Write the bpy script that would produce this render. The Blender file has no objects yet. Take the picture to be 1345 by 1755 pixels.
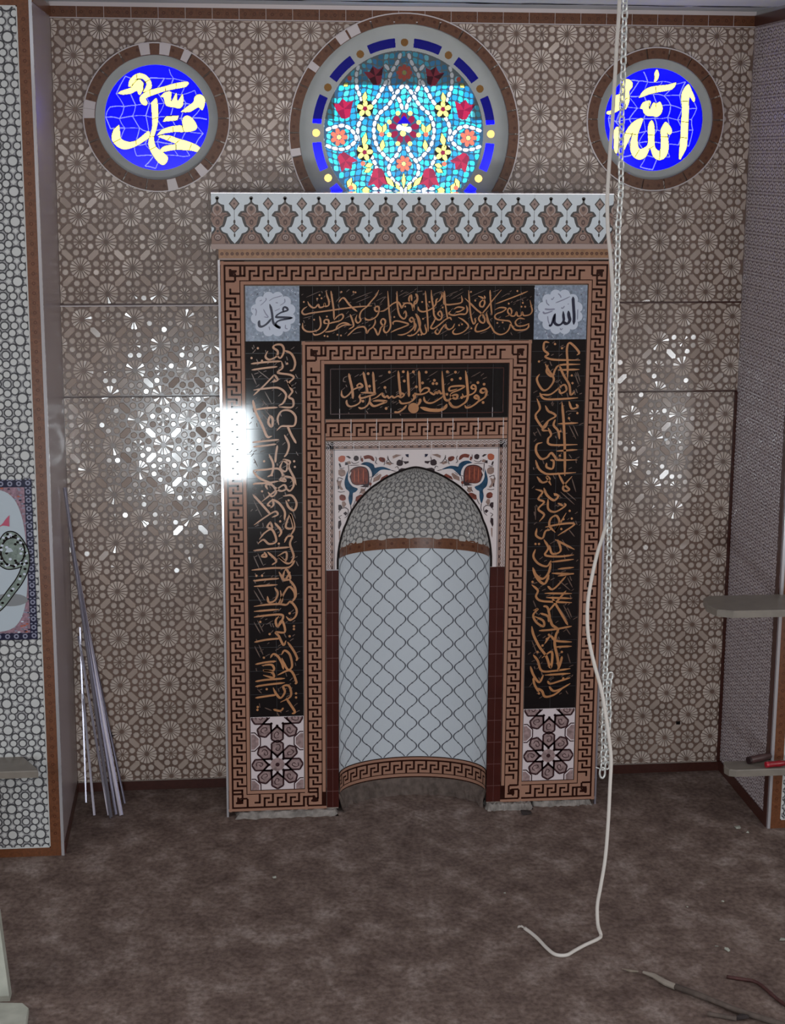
import bpy, math, random
import numpy as np
from mathutils import Matrix, Vector
random.seed(7)
C = bpy.context.scene.collection
SC = bpy.context.scene

# ---------------------------------------------------------------- camera
FPX = 2850.0
RM = np.array([[0.9943852, -0.1056916, 0.0052301], [-0.0170232, -0.2085492, -0.9778637], [0.1044427, 0.9722842, -0.2091775]])
CP = np.array([-1.06032, -8.6446, 3.55943])
cam = bpy.data.cameras.new('camera'); cam_o = bpy.data.objects.new('camera', cam); C.objects.link(cam_o)
cam.sensor_fit = 'HORIZONTAL'; cam.sensor_width = 36.0; cam.lens = FPX / 1345 * 36
CAMP = CP.tolist()
cam_o.matrix_world = Matrix.Translation(CAMP) @ Matrix([[RM[0][i], -RM[1][i], -RM[2][i]] for i in range(3)]).to_4x4()
SC.camera = cam_o

# ---------------------------------------------------------------- world, assumed daylight and fill lamps, exposure
w = bpy.data.worlds.new('world'); SC.world = w; w.use_nodes = True
w.node_tree.nodes['Background'].inputs[0].default_value = (0.80, 0.88, 1.0, 1)
w.node_tree.nodes['Background'].inputs[1].default_value = 2.4
SC.view_settings.view_transform = 'Standard'; SC.view_settings.look = 'None'
SC.view_settings.gamma = 1.0; SC.view_settings.exposure = 0.92; SC.view_settings.use_curve_mapping = False

def area(name, loc, sx, sz, radiance, col, face=1, rx=None):
    l = bpy.data.lights.new(name, 'AREA'); l.shape = 'RECTANGLE'; l.size = sx; l.size_y = sz
    l.energy = radiance * math.pi * sx * sz; l.color = col
    o = bpy.data.objects.new(name, l); C.objects.link(o); o.location = loc
    o.rotation_euler = (math.pi / 2 * face if rx is None else rx, 0, 0)
    return o
# assumed daylight lamps at the solid rear wall, no doorways, placed for tile reflections (face = 1 shines towards +Y)
area('assumed_daylight_lamp', (-1.19, -9.28, 0.49), 1.02, 0.78, 25.0, (0.84, 0.94, 1.0))
area('assumed_daylight_lamp', (4.72, -9.28, 0.42), 1.1, 0.6, 12.0, (0.90, 0.96, 1.0))
# added soft fill lamps, high at the same wall and along the side walls
area('rear_fill_light', (0.6, -9.28, 3.2), 6.0, 0.9, 1.5, (1.0, 0.97, 0.94))
SIDE = [area('side_fill_light', (sx * 5.35, -4.6, 2.3), 4.6, 2.2, 1.55, (1.0, 0.97, 0.95)) for sx in (-1, 1)]
SIDE[0].rotation_euler = (math.pi / 2, 0, -math.pi / 2); SIDE[1].rotation_euler = (math.pi / 2, 0, math.pi / 2)
# ---------------------------------------------------------------- picking points of a plane of the place
def ray(px, py):
    return RM.T @ np.array([(px - 672.5) / FPX, (py - 877.5) / FPX, 1.0])
def P(px, py, Y=0.0):
    d = ray(px, py); return CP + (Y - CP[1]) / d[1] * d
def G(px, py, z=0.0):
    d = ray(px, py); return CP + (z - CP[2]) / d[2] * d
def xz(px, py, Y=0.0):
    p = P(px, py, Y); return (p[0], p[2])

# ---------------------------------------------------------------- materials
def s2l(c):
    return tuple(((v / 255) / 12.92 if v / 255 <= 0.04045 else ((v / 255 + 0.055) / 1.055) ** 2.4) for v in c)
MATS = {}
def mat(name, rgb, rough=0.4, spec=0.5, metal=0.0, var=0.0, scale=30.0, bump=0.0, coat=0.0, bscale=None):
    if name in MATS: return MATS[name]
    m = bpy.data.materials.new(name); m.use_nodes = True; nt = m.node_tree; b = nt.nodes['Principled BSDF']
    col = (*s2l(rgb), 1)
    b.inputs['Base Color'].default_value = col; b.inputs['Roughness'].default_value = rough
    b.inputs['Specular IOR Level'].default_value = spec; b.inputs['Metallic'].default_value = metal
    b.inputs['Coat Weight'].default_value = coat; b.inputs['Coat Roughness'].default_value = 0.04
    m.diffuse_color = col
    if var or bump:
        tc = nt.nodes.new('ShaderNodeTexCoord'); n = nt.nodes.new('ShaderNodeTexNoise')
        n.inputs['Scale'].default_value = scale; n.inputs['Detail'].default_value = 6
        nt.links.new(tc.outputs['Object'], n.inputs['Vector'])
        if var:
            r = nt.nodes.new('ShaderNodeValToRGB'); e = r.color_ramp.elements
            e[0].position = 0.3; e[1].position = 0.7
            e[0].color = tuple(c * (1 - var) for c in col[:3]) + (1,); e[1].color = tuple(min(1, c * (1 + var)) for c in col[:3]) + (1,)
            nt.links.new(n.outputs['Fac'], r.inputs['Fac']); nt.links.new(r.outputs['Color'], b.inputs['Base Color'])
        if bump:
            bp = nt.nodes.new('ShaderNodeBump'); bp.inputs['Strength'].default_value = bump; bp.inputs['Distance'].default_value = 0.01
            src = n
            if bscale:
                src = nt.nodes.new('ShaderNodeTexNoise'); src.inputs['Scale'].default_value = bscale; src.inputs['Detail'].default_value = 4
                nt.links.new(tc.outputs['Object'], src.inputs['Vector'])
            nt.links.new(src.outputs['Fac'], bp.inputs['Height']); nt.links.new(bp.outputs['Normal'], b.inputs['Normal'])
    MATS[name] = m; return m
def glass(name, rgb, tr, diff=None, f=0.72):
    """coloured window glass: lets light through, with a body colour seen where nothing bright stands behind"""
    m = bpy.data.materials.new(name); m.use_nodes = True; nt = m.node_tree; nt.nodes.clear()
    out = nt.nodes.new('ShaderNodeOutputMaterial'); mx = nt.nodes.new('ShaderNodeMixShader'); mx2 = nt.nodes.new('ShaderNodeMixShader')
    t = nt.nodes.new('ShaderNodeBsdfTransparent'); d = nt.nodes.new('ShaderNodeBsdfDiffuse'); g = nt.nodes.new('ShaderNodeBsdfGlossy')
    t.inputs[0].default_value = (*tr, 1); d.inputs[0].default_value = (*s2l(diff or rgb), 1); g.inputs['Roughness'].default_value = 0.12
    mx.inputs[0].default_value = f; mx2.inputs[0].default_value = 0.025
    nt.links.new(d.outputs[0], mx.inputs[1]); nt.links.new(t.outputs[0], mx.inputs[2])
    nt.links.new(mx.outputs[0], mx2.inputs[1]); nt.links.new(g.outputs[0], mx2.inputs[2]); nt.links.new(mx2.outputs[0], out.inputs[0])
    m.diffuse_color = (*s2l(rgb), 1); MATS[name] = m; return m

M = mat
t_light = M('tile_relief_light', (205, 190, 180), 0.11, 0.6, var=0.10, scale=3)
t_rose = M('tile_relief_rosette', (216, 201, 191), 0.10, 0.6, var=0.10, scale=3)
t_dim = M('tile_relief_hexagon', (190, 172, 161), 0.12, 0.6, var=0.10, scale=3)
t_base = M('tile_relief_ground', (124, 102, 92), 0.2, 0.5, var=0.16, scale=4)
p_light = M('pebble_light', (196, 198, 198), 0.12, 0.6)
p_mid = M('pebble_ground', (150, 150, 153), 0.25, 0.5)
p_dark = M('pebble_outline', (72, 72, 76), 0.3, 0.4)
q_light = M('side_relief_light', (184, 174, 178), 0.2, 0.6)
q_mid = M('side_relief_ground', (150, 136, 138), 0.3, 0.5)
q_dark = M('side_relief_outline', (108, 92, 94), 0.3, 0.4)
brown = M('brown_border_tile', (104, 62, 38), 0.3, 0.5, var=0.22, scale=90)
brown_dk = M('brown_border_ring', (84, 44, 24), 0.3, 0.4)
maroon_b = M('dark_border_tile', (70, 38, 32), 0.3, 0.4, var=0.15, scale=60)
grout = M('pale_grout', (150, 138, 130), 0.6)
white_trim = M('white_metal_trim', (215, 215, 222), 0.12, 0.8, metal=0.6)
steel = M('brushed_aluminium', (170, 166, 178), 0.32, 0.5, metal=0.8)
key_lt = M('key_band_tan', (160, 121, 103), 0.06, 0.5)
key_dk = M('key_band_dark', (42, 16, 10), 0.06, 0.5)
black = M('black_glazed_tile', (19, 16, 18), 0.07, 0.5)
gold = M('inscription_ochre', (176, 122, 80), 0.25, 0.5, var=0.18, scale=9)
gold_dim = M('inscription_faded', (98, 76, 66), 0.3, 0.4)
marj = M('maroon_column_tile', (62, 24, 20), 0.14, 0.6, var=0.2, scale=7)
dirt = M('dirt_footing', (98, 87, 82), 0.95, 0.1, var=0.3, scale=30, bump=0.5)
lintel = M('lintel_concrete', (170, 170, 172), 0.9, 0.1)
cream = M('cream_tile', (215, 205, 206), 0.15, 0.5)
lat_bg = M('lattice_tile_white', (198, 206, 214), 0.2, 0.5)
lat_ln = M('lattice_line_grey', (88, 90, 100), 0.3)
crown_bg = M('cornice_tile_white', (196, 206, 214), 0.15, 0.5)
crown_dk = M('cornice_black', (26, 20, 24), 0.2)
crown_br = M('cornice_brown', (128, 98, 86), 0.2)
crown_bd = M('cornice_deep_brown', (66, 32, 26), 0.2)
crown_rim = M('cornice_rim_beige', (158, 138, 132), 0.15)
strip_br = M('cornice_strip_brown', (150, 108, 74), 0.3, var=0.2, scale=60)
navy = M('navy_glaze', (24, 26, 54), 0.2)
star_ln = M('star_line_plum', (58, 34, 38), 0.2)
star_fill = M('star_petal_mauve', (146, 124, 124), 0.2, var=0.35, scale=45)
star_bg = M('star_ground_white', (212, 200, 204), 0.15)
rou_bg = M('roundel_blue_grey', (128, 140, 158), 0.2, var=0.35, scale=70)
rou_wh = M('roundel_white', (196, 204, 220), 0.15)
rou_gy = M('roundel_faded_mark', (132, 134, 156), 0.2)
sp_blue = M('spandrel_blue', (34, 70, 98), 0.15, var=0.4, scale=40)
sp_red = M('spandrel_red_brown', (112, 56, 46), 0.2, var=0.35, scale=60)
sp_or = M('spandrel_orange', (170, 90, 66), 0.2)
sp_dk = M('spandrel_dark', (50, 36, 42), 0.2)
sp_tau = M('spandrel_taupe', (140, 116, 108), 0.2, var=0.2, scale=50)
plaster = M('grey_plaster', (184, 187, 186), 0.7, 0.2, var=0.05, scale=8)
ceil_g = M('ceiling_grey_plaster', (205, 210, 216), 0.7, 0.2, var=0.12, scale=2.5)
ceil_l = M('ceiling_pale_paint', (232, 238, 245), 0.6, 0.2)
scuff = M('ceiling_scuff', (96, 98, 108), 0.8, var=0.3, scale=12)
mortar = M('mortar_grey', (140, 134, 130), 0.9, 0.1, var=0.35, scale=25, bump=0.6)
marble = M('shelf_marble', (126, 119, 111), 0.35, 0.4, var=0.10, scale=14)
concrete = M('pale_concrete', (172, 174, 164), 0.8, 0.2, var=0.18, scale=9, bump=0.3)
room_w = M('room_wall_paint', (170, 160, 152), 0.8, 0.1)
cord_w = M('cord_offwhite', (214, 208, 202), 0.6)
wood = M('stick_wood', (92, 80, 74), 0.8, var=0.25, scale=30)
rust = M('rusty_metal', (78, 44, 42), 0.6, var=0.3, scale=60)
red_pl = M('red_plastic', (140, 24, 36), 0.25, 0.5)
dk_pl = M('dark_rubber', (40, 24, 26), 0.4)
g_blue = glass('blue_glass', (20, 20, 190), (0.0, 0.0, 0.6), (50, 50, 170), 0.86)
g_seam = glass('blue_glass_seam', (110, 110, 240), (0.10, 0.10, 0.42), (90, 90, 150), 0.9)  # glare over the grey leads put into a pale blue glass colour
g_yel = glass('amber_glass', (255, 235, 140), (0.95, 0.72, 0.15), (160, 110, 60), 0.85)
g_yel2 = glass('deep_amber_glass', (255, 190, 90), (0.95, 0.45, 0.10), (150, 84, 50))
lead = M('lead_came', (40, 24, 30), 0.5)
g_cy = [glass('cyan_glass', (20, 220, 240), (0.02, 0.62, 0.72), (88, 166, 193), 0.42), glass('azure_glass', (20, 150, 220), (0.01, 0.30, 0.62), (80, 142, 185), 0.42),
        glass('pale_cyan_glass', (60, 240, 250), (0.06, 0.80, 0.85), (134, 190, 207), 0.42), glass('teal_glass', (10, 120, 170), (0.005, 0.19, 0.38), (72, 131, 163), 0.42)]
g_sea = glass('teal_lead_seam', (8, 90, 120), (0.0, 0.045, 0.10), (120, 128, 128), 0.42)
g_wh = glass('opal_glass', (250, 250, 255), (0.95, 0.95, 1.0), (225, 225, 222), 0.5)
g_lem = glass('lemon_glass', (245, 245, 170), (0.72, 0.68, 0.13), (170, 150, 96))
g_cor = glass('coral_glass', (250, 130, 110), (0.70, 0.11, 0.06), (200, 96, 84), 0.6)
g_red = glass('ruby_glass', (190, 20, 70), (0.26, 0.006, 0.035), (176, 70, 84), 0.6)
g_mar = glass('maroon_glass', (110, 20, 50), (0.14, 0.005, 0.025), (90, 36, 46))
g_nav = glass('navy_glass', (20, 10, 130), (0.004, 0.0, 0.25), (30, 24, 90))

# floor: dirty bare screed
fm = bpy.data.materials.new('dirty_screed'); fm.use_nodes = True; nt = fm.node_tree; b = nt.nodes['Principled BSDF']
tc = nt.nodes.new('ShaderNodeTexCoord'); mp = nt.nodes.new('ShaderNodeMapping'); mp.inputs['Scale'].default_value = (1.25, 1.0, 1)
n1 = nt.nodes.new('ShaderNodeTexNoise'); n1.inputs['Scale'].default_value = 4.5; n1.inputs['Detail'].default_value = 9; n1.inputs['Roughness'].default_value = 0.66
n2 = nt.nodes.new('ShaderNodeTexNoise'); n2.inputs['Scale'].default_value = 34; n2.inputs['Detail'].default_value = 8
r1 = nt.nodes.new('ShaderNodeValToRGB'); e = r1.color_ramp.elements
e[0].position = 0.30; e[0].color = (*s2l((96, 80, 75)), 1); e[1].position = 0.74; e[1].color = (*s2l((172, 158, 152)), 1)
k = r1.color_ramp.elements.new(0.52); k.color = (*s2l((128, 111, 104)), 1)
r2 = nt.nodes.new('ShaderNodeValToRGB'); e = r2.color_ramp.elements
e[0].position = 0.33; e[0].color = (0.55, 0.52, 0.5, 1); e[1].position = 0.62; e[1].color = (1.05, 1.05, 1.05, 1)
mu = nt.nodes.new('ShaderNodeMix'); mu.data_type = 'RGBA'; mu.blend_type = 'MULTIPLY'; mu.inputs[0].default_value = 0.8
bp = nt.nodes.new('ShaderNodeBump'); bp.inputs['Strength'].default_value = 0.35; bp.inputs['Distance'].default_value = 0.01
nt.links.new(tc.outputs['Object'], mp.inputs[0]); nt.links.new(mp.outputs[0], n1.inputs['Vector']); nt.links.new(mp.outputs[0], n2.inputs['Vector'])
nt.links.new(n1.outputs['Fac'], r1.inputs[0]); nt.links.new(n2.outputs['Fac'], r2.inputs[0])
nt.links.new(r1.outputs[0], mu.inputs[6]); nt.links.new(r2.outputs[0], mu.inputs[7]); nt.links.new(mu.outputs[2], b.inputs['Base Color'])
nt.links.new(n2.outputs['Fac'], bp.inputs['Height']); nt.links.new(bp.outputs[0], b.inputs['Normal']); b.inputs['Roughness'].default_value = 0.85
b.inputs['Specular IOR Level'].default_value = 0.15
MATS['dirty_screed'] = fm

# ---------------------------------------------------------------- mesh collecting
class MB:
    def __init__(s): s.v = []; s.f = []; s.m = []; s.mats = []; s.n = 0
    def mi(s, m):
        if m not in s.mats: s.mats.append(m)
        return s.mats.index(m)
    def add(s, verts, faces, m):
        i = s.mi(m); o = s.n; s.v.append(np.asarray(verts, float)); s.n += len(verts)
        s.f += [tuple(o + k for k in f) for f in faces]; s.m += [i] * len(faces)
    def box(s, x0, x1, y0, y1, z0, z1, m):
        v = [(x, y, z) for x in (x0, x1) for y in (y0, y1) for z in (z0, z1)]
        s.add(v, [(0, 1, 3, 2), (4, 6, 7, 5), (0, 4, 5, 1), (2, 3, 7, 6), (0, 2, 6, 4), (1, 5, 7, 3)], m)
    def build(s, name, parent=None, smooth=False, fix=True):
        me = bpy.data.meshes.new(name); V = np.concatenate(s.v) if s.v else np.zeros((0, 3))
        me.from_pydata(V.tolist(), [], s.f)
        for m in s.mats: me.materials.append(m)
        me.polygons.foreach_set('material_index', s.m)
        if smooth: me.polygons.foreach_set('use_smooth', [True] * len(s.f))
        me.update(); o = bpy.data.objects.new(name, me); C.objects.link(o)
        if parent: o.parent = parent
        return o
    # flat relief piece on a surface: poly = convex (u,v) outline, map(u,v,h)->xyz, lifted to h with a sloped rim r
    def piece(s, poly, m, h, fn, rim=0.0):
        p = np.array(poly, float); n = len(p)
        if rim:
            c = p.mean(0); d = p - c; L = np.hypot(d[:, 0], d[:, 1]) + 1e-9; q = c + d * np.clip(1 - rim / L, 0.15, 1)[:, None]
            v = np.concatenate([fn(p[:, 0], p[:, 1], 0 * p[:, 0]), fn(q[:, 0], q[:, 1], h + 0 * p[:, 0])])
            s.add(v, [tuple(range(n, 2 * n))] + [(i, (i + 1) % n, n + (i + 1) % n, n + i) for i in range(n)], m)
        else:
            s.add(fn(p[:, 0], p[:, 1], h + 0 * p[:, 0]), [tuple(range(n))], m)
    # ribbon of varying width along a smoothed polyline
    def stroke(s, pts, wd, m, h, fn, taper=True, cl=False, th=None):
        p = smooth_path(pts, cl); n = len(p)
        if n < 2: return
        t = np.gradient(p, axis=0); L = np.hypot(t[:, 0], t[:, 1]) + 1e-9; nn = np.stack([-t[:, 1] / L, t[:, 0] / L], 1)
        ww = np.full(n, wd / 2.0)
        if taper and not cl:
            u = np.linspace(0, 1, n); ww *= np.clip(np.minimum(u, 1 - u) * 7 + 0.3, 0.3, 1)
            # broad-nib pen: thick on one diagonal, thinner on the other
            ww *= 0.72 + 0.42 * np.abs((t[:, 0] * 0.55 + t[:, 1] * 0.83) / L)
        a = p + nn * ww[:, None]; b_ = p - nn * ww[:, None]
        hh = h + 0 * p[:, 0]
        v = np.concatenate([fn(a[:, 0], a[:, 1], hh), fn(b_[:, 0], b_[:, 1], hh)])
        s.add(v, [(i, i + 1, n + i + 1, n + i) for i in range(n - 1)], m)
    def dot(s, x, y, rx, ry, m, h, fn, n=12, rot=0.0, rim=0.0):
        a = np.linspace(0, 2 * math.pi, n, endpoint=False) + rot
        s.piece(np.stack([x + rx * np.cos(a), y + ry * np.sin(a)], 1), m, h, fn, rim)

class Raster(MB):
    """collects coloured glass pieces and lays them side by side as one sheet, later pieces cut into earlier ones"""
    def __init__(s, cx, cz, r, Y, cell=.0024):
        super().__init__(); s.cx, s.cz, s.r, s.Y, s.c = cx, cz, r, Y, cell; s.N = int(2 * r / cell) + 1
        s.g = np.full((s.N, s.N), -1); s.ax = cx - r + (np.arange(s.N) + .5) * cell; s.az = cz - r + (np.arange(s.N) + .5) * cell
    def add(s, verts, faces, m):
        mi = s.mi(m); V = np.asarray(verts, float)[:, [0, 2]]
        for f in faces:
            p = V[list(f)]; i0, i1 = np.clip(((np.array([p[:, 0].min(), p[:, 0].max()]) - s.cx + s.r) / s.c).astype(int) + (0, 1), 0, s.N)
            j0, j1 = np.clip(((np.array([p[:, 1].min(), p[:, 1].max()]) - s.cz + s.r) / s.c).astype(int) + (0, 1), 0, s.N)
            if i1 <= i0 or j1 <= j0: continue
            X, Z = np.meshgrid(s.ax[i0:i1], s.az[j0:j1]); ins = np.zeros(X.shape, bool)
            for k in range(len(p)):
                (x1, z1), (x2, z2) = p[k - 1], p[k]
                if z1 == z2: continue
                ins ^= ((z1 > Z) != (z2 > Z)) & (X < (x2 - x1) * (Z - z1) / (z2 - z1) + x1)
            s.g[j0:j1, i0:i1][ins] = mi
    def build(s, name, parent=None, smooth=False):
        o = MB(); by = {}
        X, Z = np.meshgrid(s.ax - s.cx, s.az - s.cz); g = np.where(np.hypot(X, Z) < s.r, s.g, -1)
        for j in range(s.N):
            row = g[j]; ch = np.flatnonzero(np.diff(row)) + 1; st = [0, *ch.tolist(), s.N]
            for a, b2 in zip(st[:-1], st[1:]):
                if row[a] >= 0: by.setdefault(int(row[a]), []).append((a, b2, j))
        for mi, L in by.items():
            v = []
            for a, b2, j in L:
                x0, x1, z0 = s.cx - s.r + a * s.c, s.cx - s.r + b2 * s.c, s.cz - s.r + j * s.c
                v += [(x0, s.Y, z0), (x1, s.Y, z0), (x1, s.Y, z0 + s.c), (x0, s.Y, z0 + s.c)]
            o.add(v, [(4 * k, 4 * k + 1, 4 * k + 2, 4 * k + 3) for k in range(len(L))], s.mats[mi])
        return o.build(name, parent)

def smooth_path(pts, cl=False, k=5):
    p = np.array(pts, float)
    if len(p) == 2: return np.array([p[0] + (p[1] - p[0]) * i / 4 for i in range(5)])
    q = np.concatenate([[p[-2] if cl else 2 * p[0] - p[1]], p, [p[1] if cl else 2 * p[-1] - p[-2]]]); out = []
    for i in range(1, len(q) - 2):
        a, b2, c, d = q[i - 1:i + 3]
        for t in np.linspace(0, 1, k, endpoint=False):
            out.append(0.5 * (2 * b2 + (c - a) * t + (2 * a - 5 * b2 + 4 * c - d) * t * t + (3 * b2 - a - 3 * c + d) * t ** 3))
    out.append(q[-2]); return np.array(out)
def plane(Y):                                   # wall plane facing the camera: u = x, v = z, lifted towards -Y
    return lambda u, v, h: np.stack([u, Y - np.asarray(h) + 0 * u, v], 1)
def mm(fn, ox, oy, s, Y):                       # pixels of one crop laid back on the wall plane they were read from
    def f(u, v, h):
        out = []
        for a, b2, hh in zip(u, v, h + 0 * u):
            q = P(ox + a / s, oy + b2 / s, Y); out.append((q[0], Y - hh, q[2]))
        return np.array(out)
    return f
def tag(o, label, cat, group=None):
    o['label'] = label; o['category'] = cat
    if group: o['group'] = group
    return o
def struct(o): o['kind'] = 'structure'; return o
def empty(name, loc=(0, 0, 0)):
    o = bpy.data.objects.new(name, None); C.objects.link(o); o.location = loc; return o
def ring_poly(r, n, a0=0.0, cx=0, cz=0):
    a = np.linspace(0, 2 * math.pi, n, endpoint=False) + a0
    return np.stack([cx + r * np.cos(a), cz + r * np.sin(a)], 1)
def sector(cx, cz, r0, r1, a0, a1, n=4):
    a = np.linspace(a0, a1, n); b2 = a[::-1]
    return [(cx + r1 * math.cos(t), cz + r1 * math.sin(t)) for t in a] + [(cx + r0 * math.cos(t), cz + r0 * math.sin(t)) for t in b2]

# ---------------------------------------------------------------- lattice patterns, one template instanced with numpy
def template_star():
    """16-ray rosettes and 8-ray rosettes in a checkerboard, ringed by small octagons, hexagons between"""
    T = []
    def ros(cx, cz, r0, r1, n, m):
        for k in range(n):
            a = 2 * math.pi * (k + 0.5) / n; d = 0.86 * math.pi / n
            T.append(([(cx + r0 * math.cos(a - d * 0.3), cz + r0 * math.sin(a - d * 0.3)), (cx + r1 * math.cos(a - d), cz + r1 * math.sin(a - d)),
                       (cx + r1 * 1.05 * math.cos(a), cz + r1 * 1.05 * math.sin(a)), (cx + r1 * math.cos(a + d), cz + r1 * math.sin(a + d)), (cx + r0 * math.cos(a + d * 0.3), cz + r0 * math.sin(a + d * 0.3))], m))
    for cx, cz in ((0, 0), (1, 1)): ros(cx, cz, 0.09, 0.405, 16, t_rose)
    for cx, cz in ((1, 0), (0, 1)):
        ros(cx, cz, 0.06, 0.25, 10, t_light)
        for dx, dz in ((.165, .405), (.405, .165)):
            for sx in (-1, 1):
                for sz in (-1, 1): T.append((ring_poly(0.132, 8, math.pi / 8, cx + sx * dx, cz + sz * dz), t_light))
    for i in (0, 1):
        for j in (0, 1):
            cx, cz = i + .5, j + .5; s = 1 if (i + j) % 2 == 0 else -1
            hexa = [(-.29, 0), (-.19, .125), (.19, .125), (.29, 0), (.19, -.125), (-.19, -.125)]; ca = math.cos(math.pi / 4); sa = s * ca
            T.append(([(cx + (x * ca - y * sa), cz + (x * sa + y * ca)) for x, y in hexa], t_dim))
    return T
def template_pebble(lt, mid, dk):
    T = []
    def peb(x, z, r, m=None, n=9):
        T.append((ring_poly(r * 1.25, n, 0, x, z), dk, 0.25)); T.append((ring_poly(r, n, 0, x, z), m or lt, 1.0))
    for sx in (-1, 1):
        for sz in (-1, 1): peb(sx * .25, sz * .255, .128)
    for s in (-1, 1):
        peb(s * .17, .5, .125); peb(.5, s * .17, .125)
        for x, z in ((s * .30, 0), (0, s * .31)): T.append((ring_poly(.11, 4, 0, x, z), lt, 0.6))
    peb(.5, .5, .13); peb(0, 0, .17, n=12)
    return T
def lay(mb, T, pitch, period, x0, z0, box, fn, h=0.0016, rim=0.004, holes=(), tilt=0.0, tile=0.1375):
    bx0, bx1, bz0, bz1 = box; s = pitch
    i0, i1 = math.floor((bx0 - x0) / (s * period)) - 1, math.ceil((bx1 - x0) / (s * period)) + 1
    j0, j1 = math.floor((bz0 - z0) / (s * period)) - 1, math.ceil((bz1 - z0) / (s * period)) + 1
    rng = np.random.RandomState(3)
    ta = rng.normal(0, tilt, (400, 2)) if tilt else None
    for t in T:
        poly, m = np.array(t[0], float) * s, t[1]; hh = h * (t[2] if len(t) > 2 else 1.0); n = len(poly)
        c = poly.mean(0); d = poly - c; L = np.hypot(d[:, 0], d[:, 1]); q = c + d * np.clip(1 - rim / L, 0.3, 1)[:, None]
        I, J = np.meshgrid(np.arange(i0, i1), np.arange(j0, j1)); off = np.stack([x0 + I.ravel() * s * period, z0 + J.ravel() * s * period], 1)
        cc = off + c; k = (cc[:, 0] > bx0 - .03) & (cc[:, 0] < bx1 + .03) & (cc[:, 1] > bz0 - .03) & (cc[:, 1] < bz1 + .03)
        for hx, hz, hr in holes: k &= np.hypot(cc[:, 0] - hx, cc[:, 1] - hz) > hr
        off = off[k]
        if not len(off): continue
        A = off[:, None, :] + np.concatenate([poly, q])[None]
        A[..., 0] = np.clip(A[..., 0], bx0, bx1); A[..., 1] = np.clip(A[..., 1], bz0, bz1)
        # drop pieces squashed to nothing by the clamp
        w1 = np.ptp(A[:, :n, 0], axis=1); w2 = np.ptp(A[:, :n, 1], axis=1); ok = (w1 > .003) & (w2 > .003); A = A[ok]
        if not len(A): continue
        H = np.concatenate([np.zeros(n), np.full(n, hh)])[None].repeat(len(A), 0)
        if tilt:
            ti = np.floor((A[..., 0].mean(1) - x0) / tile).astype(int); tj = np.floor((A[..., 1].mean(1) - z0) / tile).astype(int)
            ix = (ti * 7 + tj * 31) % 400
            u = A[..., 0] - (x0 + (ti[:, None] + .5) * tile); v = A[..., 1] - (z0 + (tj[:, None] + .5) * tile)
            g = rng.normal(0, tilt * 2.2, (len(A), 2)); cm = A[:, n:].mean(1)
            H = H + np.where(H > 0, 0.0012 + (A[..., 0] - cm[:, None, 0]) * g[:, None, 0] + (A[..., 1] - cm[:, None, 1]) * g[:, None, 1], 0)
            H = H + np.where(H > 0, 0.0006 + u * ta[ix, 0][:, None] + v * ta[ix, 1][:, None] + abs(tilt) * tile * .6, 0)
        flat = fn(A[..., 0].ravel(), A[..., 1].ravel(), H.ravel()); N = len(A); fs = []
        for a in range(N):
            o = a * 2 * n; fs.append(tuple(range(o + n, o + 2 * n)))
            fs += [(o + i, o + (i + 1) % n, o + n + (i + 1) % n, o + n + i) for i in range(n)]
        mb.add(flat, fs, m)
p_line = M('dome_outline', (104, 102, 102), 0.3, 0.4)
PEBD = template_pebble(M('dome_pebble', (186, 184, 182), 0.15), p_mid, p_line)
STAR = template_star(); PEB = template_pebble(p_light, p_mid, p_dark); PEBQ = template_pebble(q_light, q_mid, q_dark)
def rings_row(mb, a, b2, horiz, other, fn, step=0.047, h=0.0009):
    n = max(1, int(abs(b2 - a) / step))
    for k in range(n):
        u = a + (k + .5) * (b2 - a) / n
        x, z = (u, other) if horiz else (other, u)
        mb.dot(x, z, .009, .009, brown_dk, h, fn, 8); mb.dot(x, z, .005, .005, brown, h * 1.5, fn, 6)
import bmesh
# ================================================================= THE ROOM
ZC = 4.335; YB = 0.46; XL, XR = -1.885, 1.880; YP = -0.43
WIN = [(-1.345, 3.752, .385, .325, .272), (-0.028, 3.68, .623, .570, .497), (1.345, 3.762, .382, .325, .273)]   # centre x, z, tile ring outer/inner, glass radius

mb = MB(); mb.box(-5.5, 5.5, -9.4, 0.7, -0.1, 0, fm); struct(mb.build('floor'))
def holed_wall(name, Y0, Y1, x0, x1, z0, z1, holes, m, mrev):
    bm = bmesh.new(); loops = []
    for Y in (Y0, Y1):
        es = []
        vs = [bm.verts.new((x, Y, z)) for x, z in ((x0, z0), (x1, z0), (x1, z1), (x0, z1))]
        es += [bm.edges.new((vs[i], vs[(i + 1) % 4])) for i in range(4)]; hl = []
        for cx, cz, r in holes:
            hv = [bm.verts.new((x, Y, z)) for x, z in ring_poly(r, 72, 0, cx, cz)]; hl.append(hv)
            es += [bm.edges.new((hv[i], hv[(i + 1) % 72])) for i in range(72)]
        bmesh.ops.triangle_fill(bm, use_beauty=True, use_dissolve=False, edges=es); loops.append((vs, hl))
    for f in bm.faces: f.material_index = 0
    (va, ha), (vb, hb) = loops
    for i in range(4): bm.faces.new((va[i], va[(i + 1) % 4], vb[(i + 1) % 4], vb[i])).material_index = 0
    for a, b2 in zip(ha, hb):
        for i in range(72): bm.faces.new((a[i], a[(i + 1) % 72], b2[(i + 1) % 72], b2[i])).material_index = 1
    me = bpy.data.meshes.new(name); bm.to_mesh(me); bm.free(); me.materials.append(m); me.materials.append(mrev)
    o = bpy.data.objects.new(name, me); C.objects.link(o); return o
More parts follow.
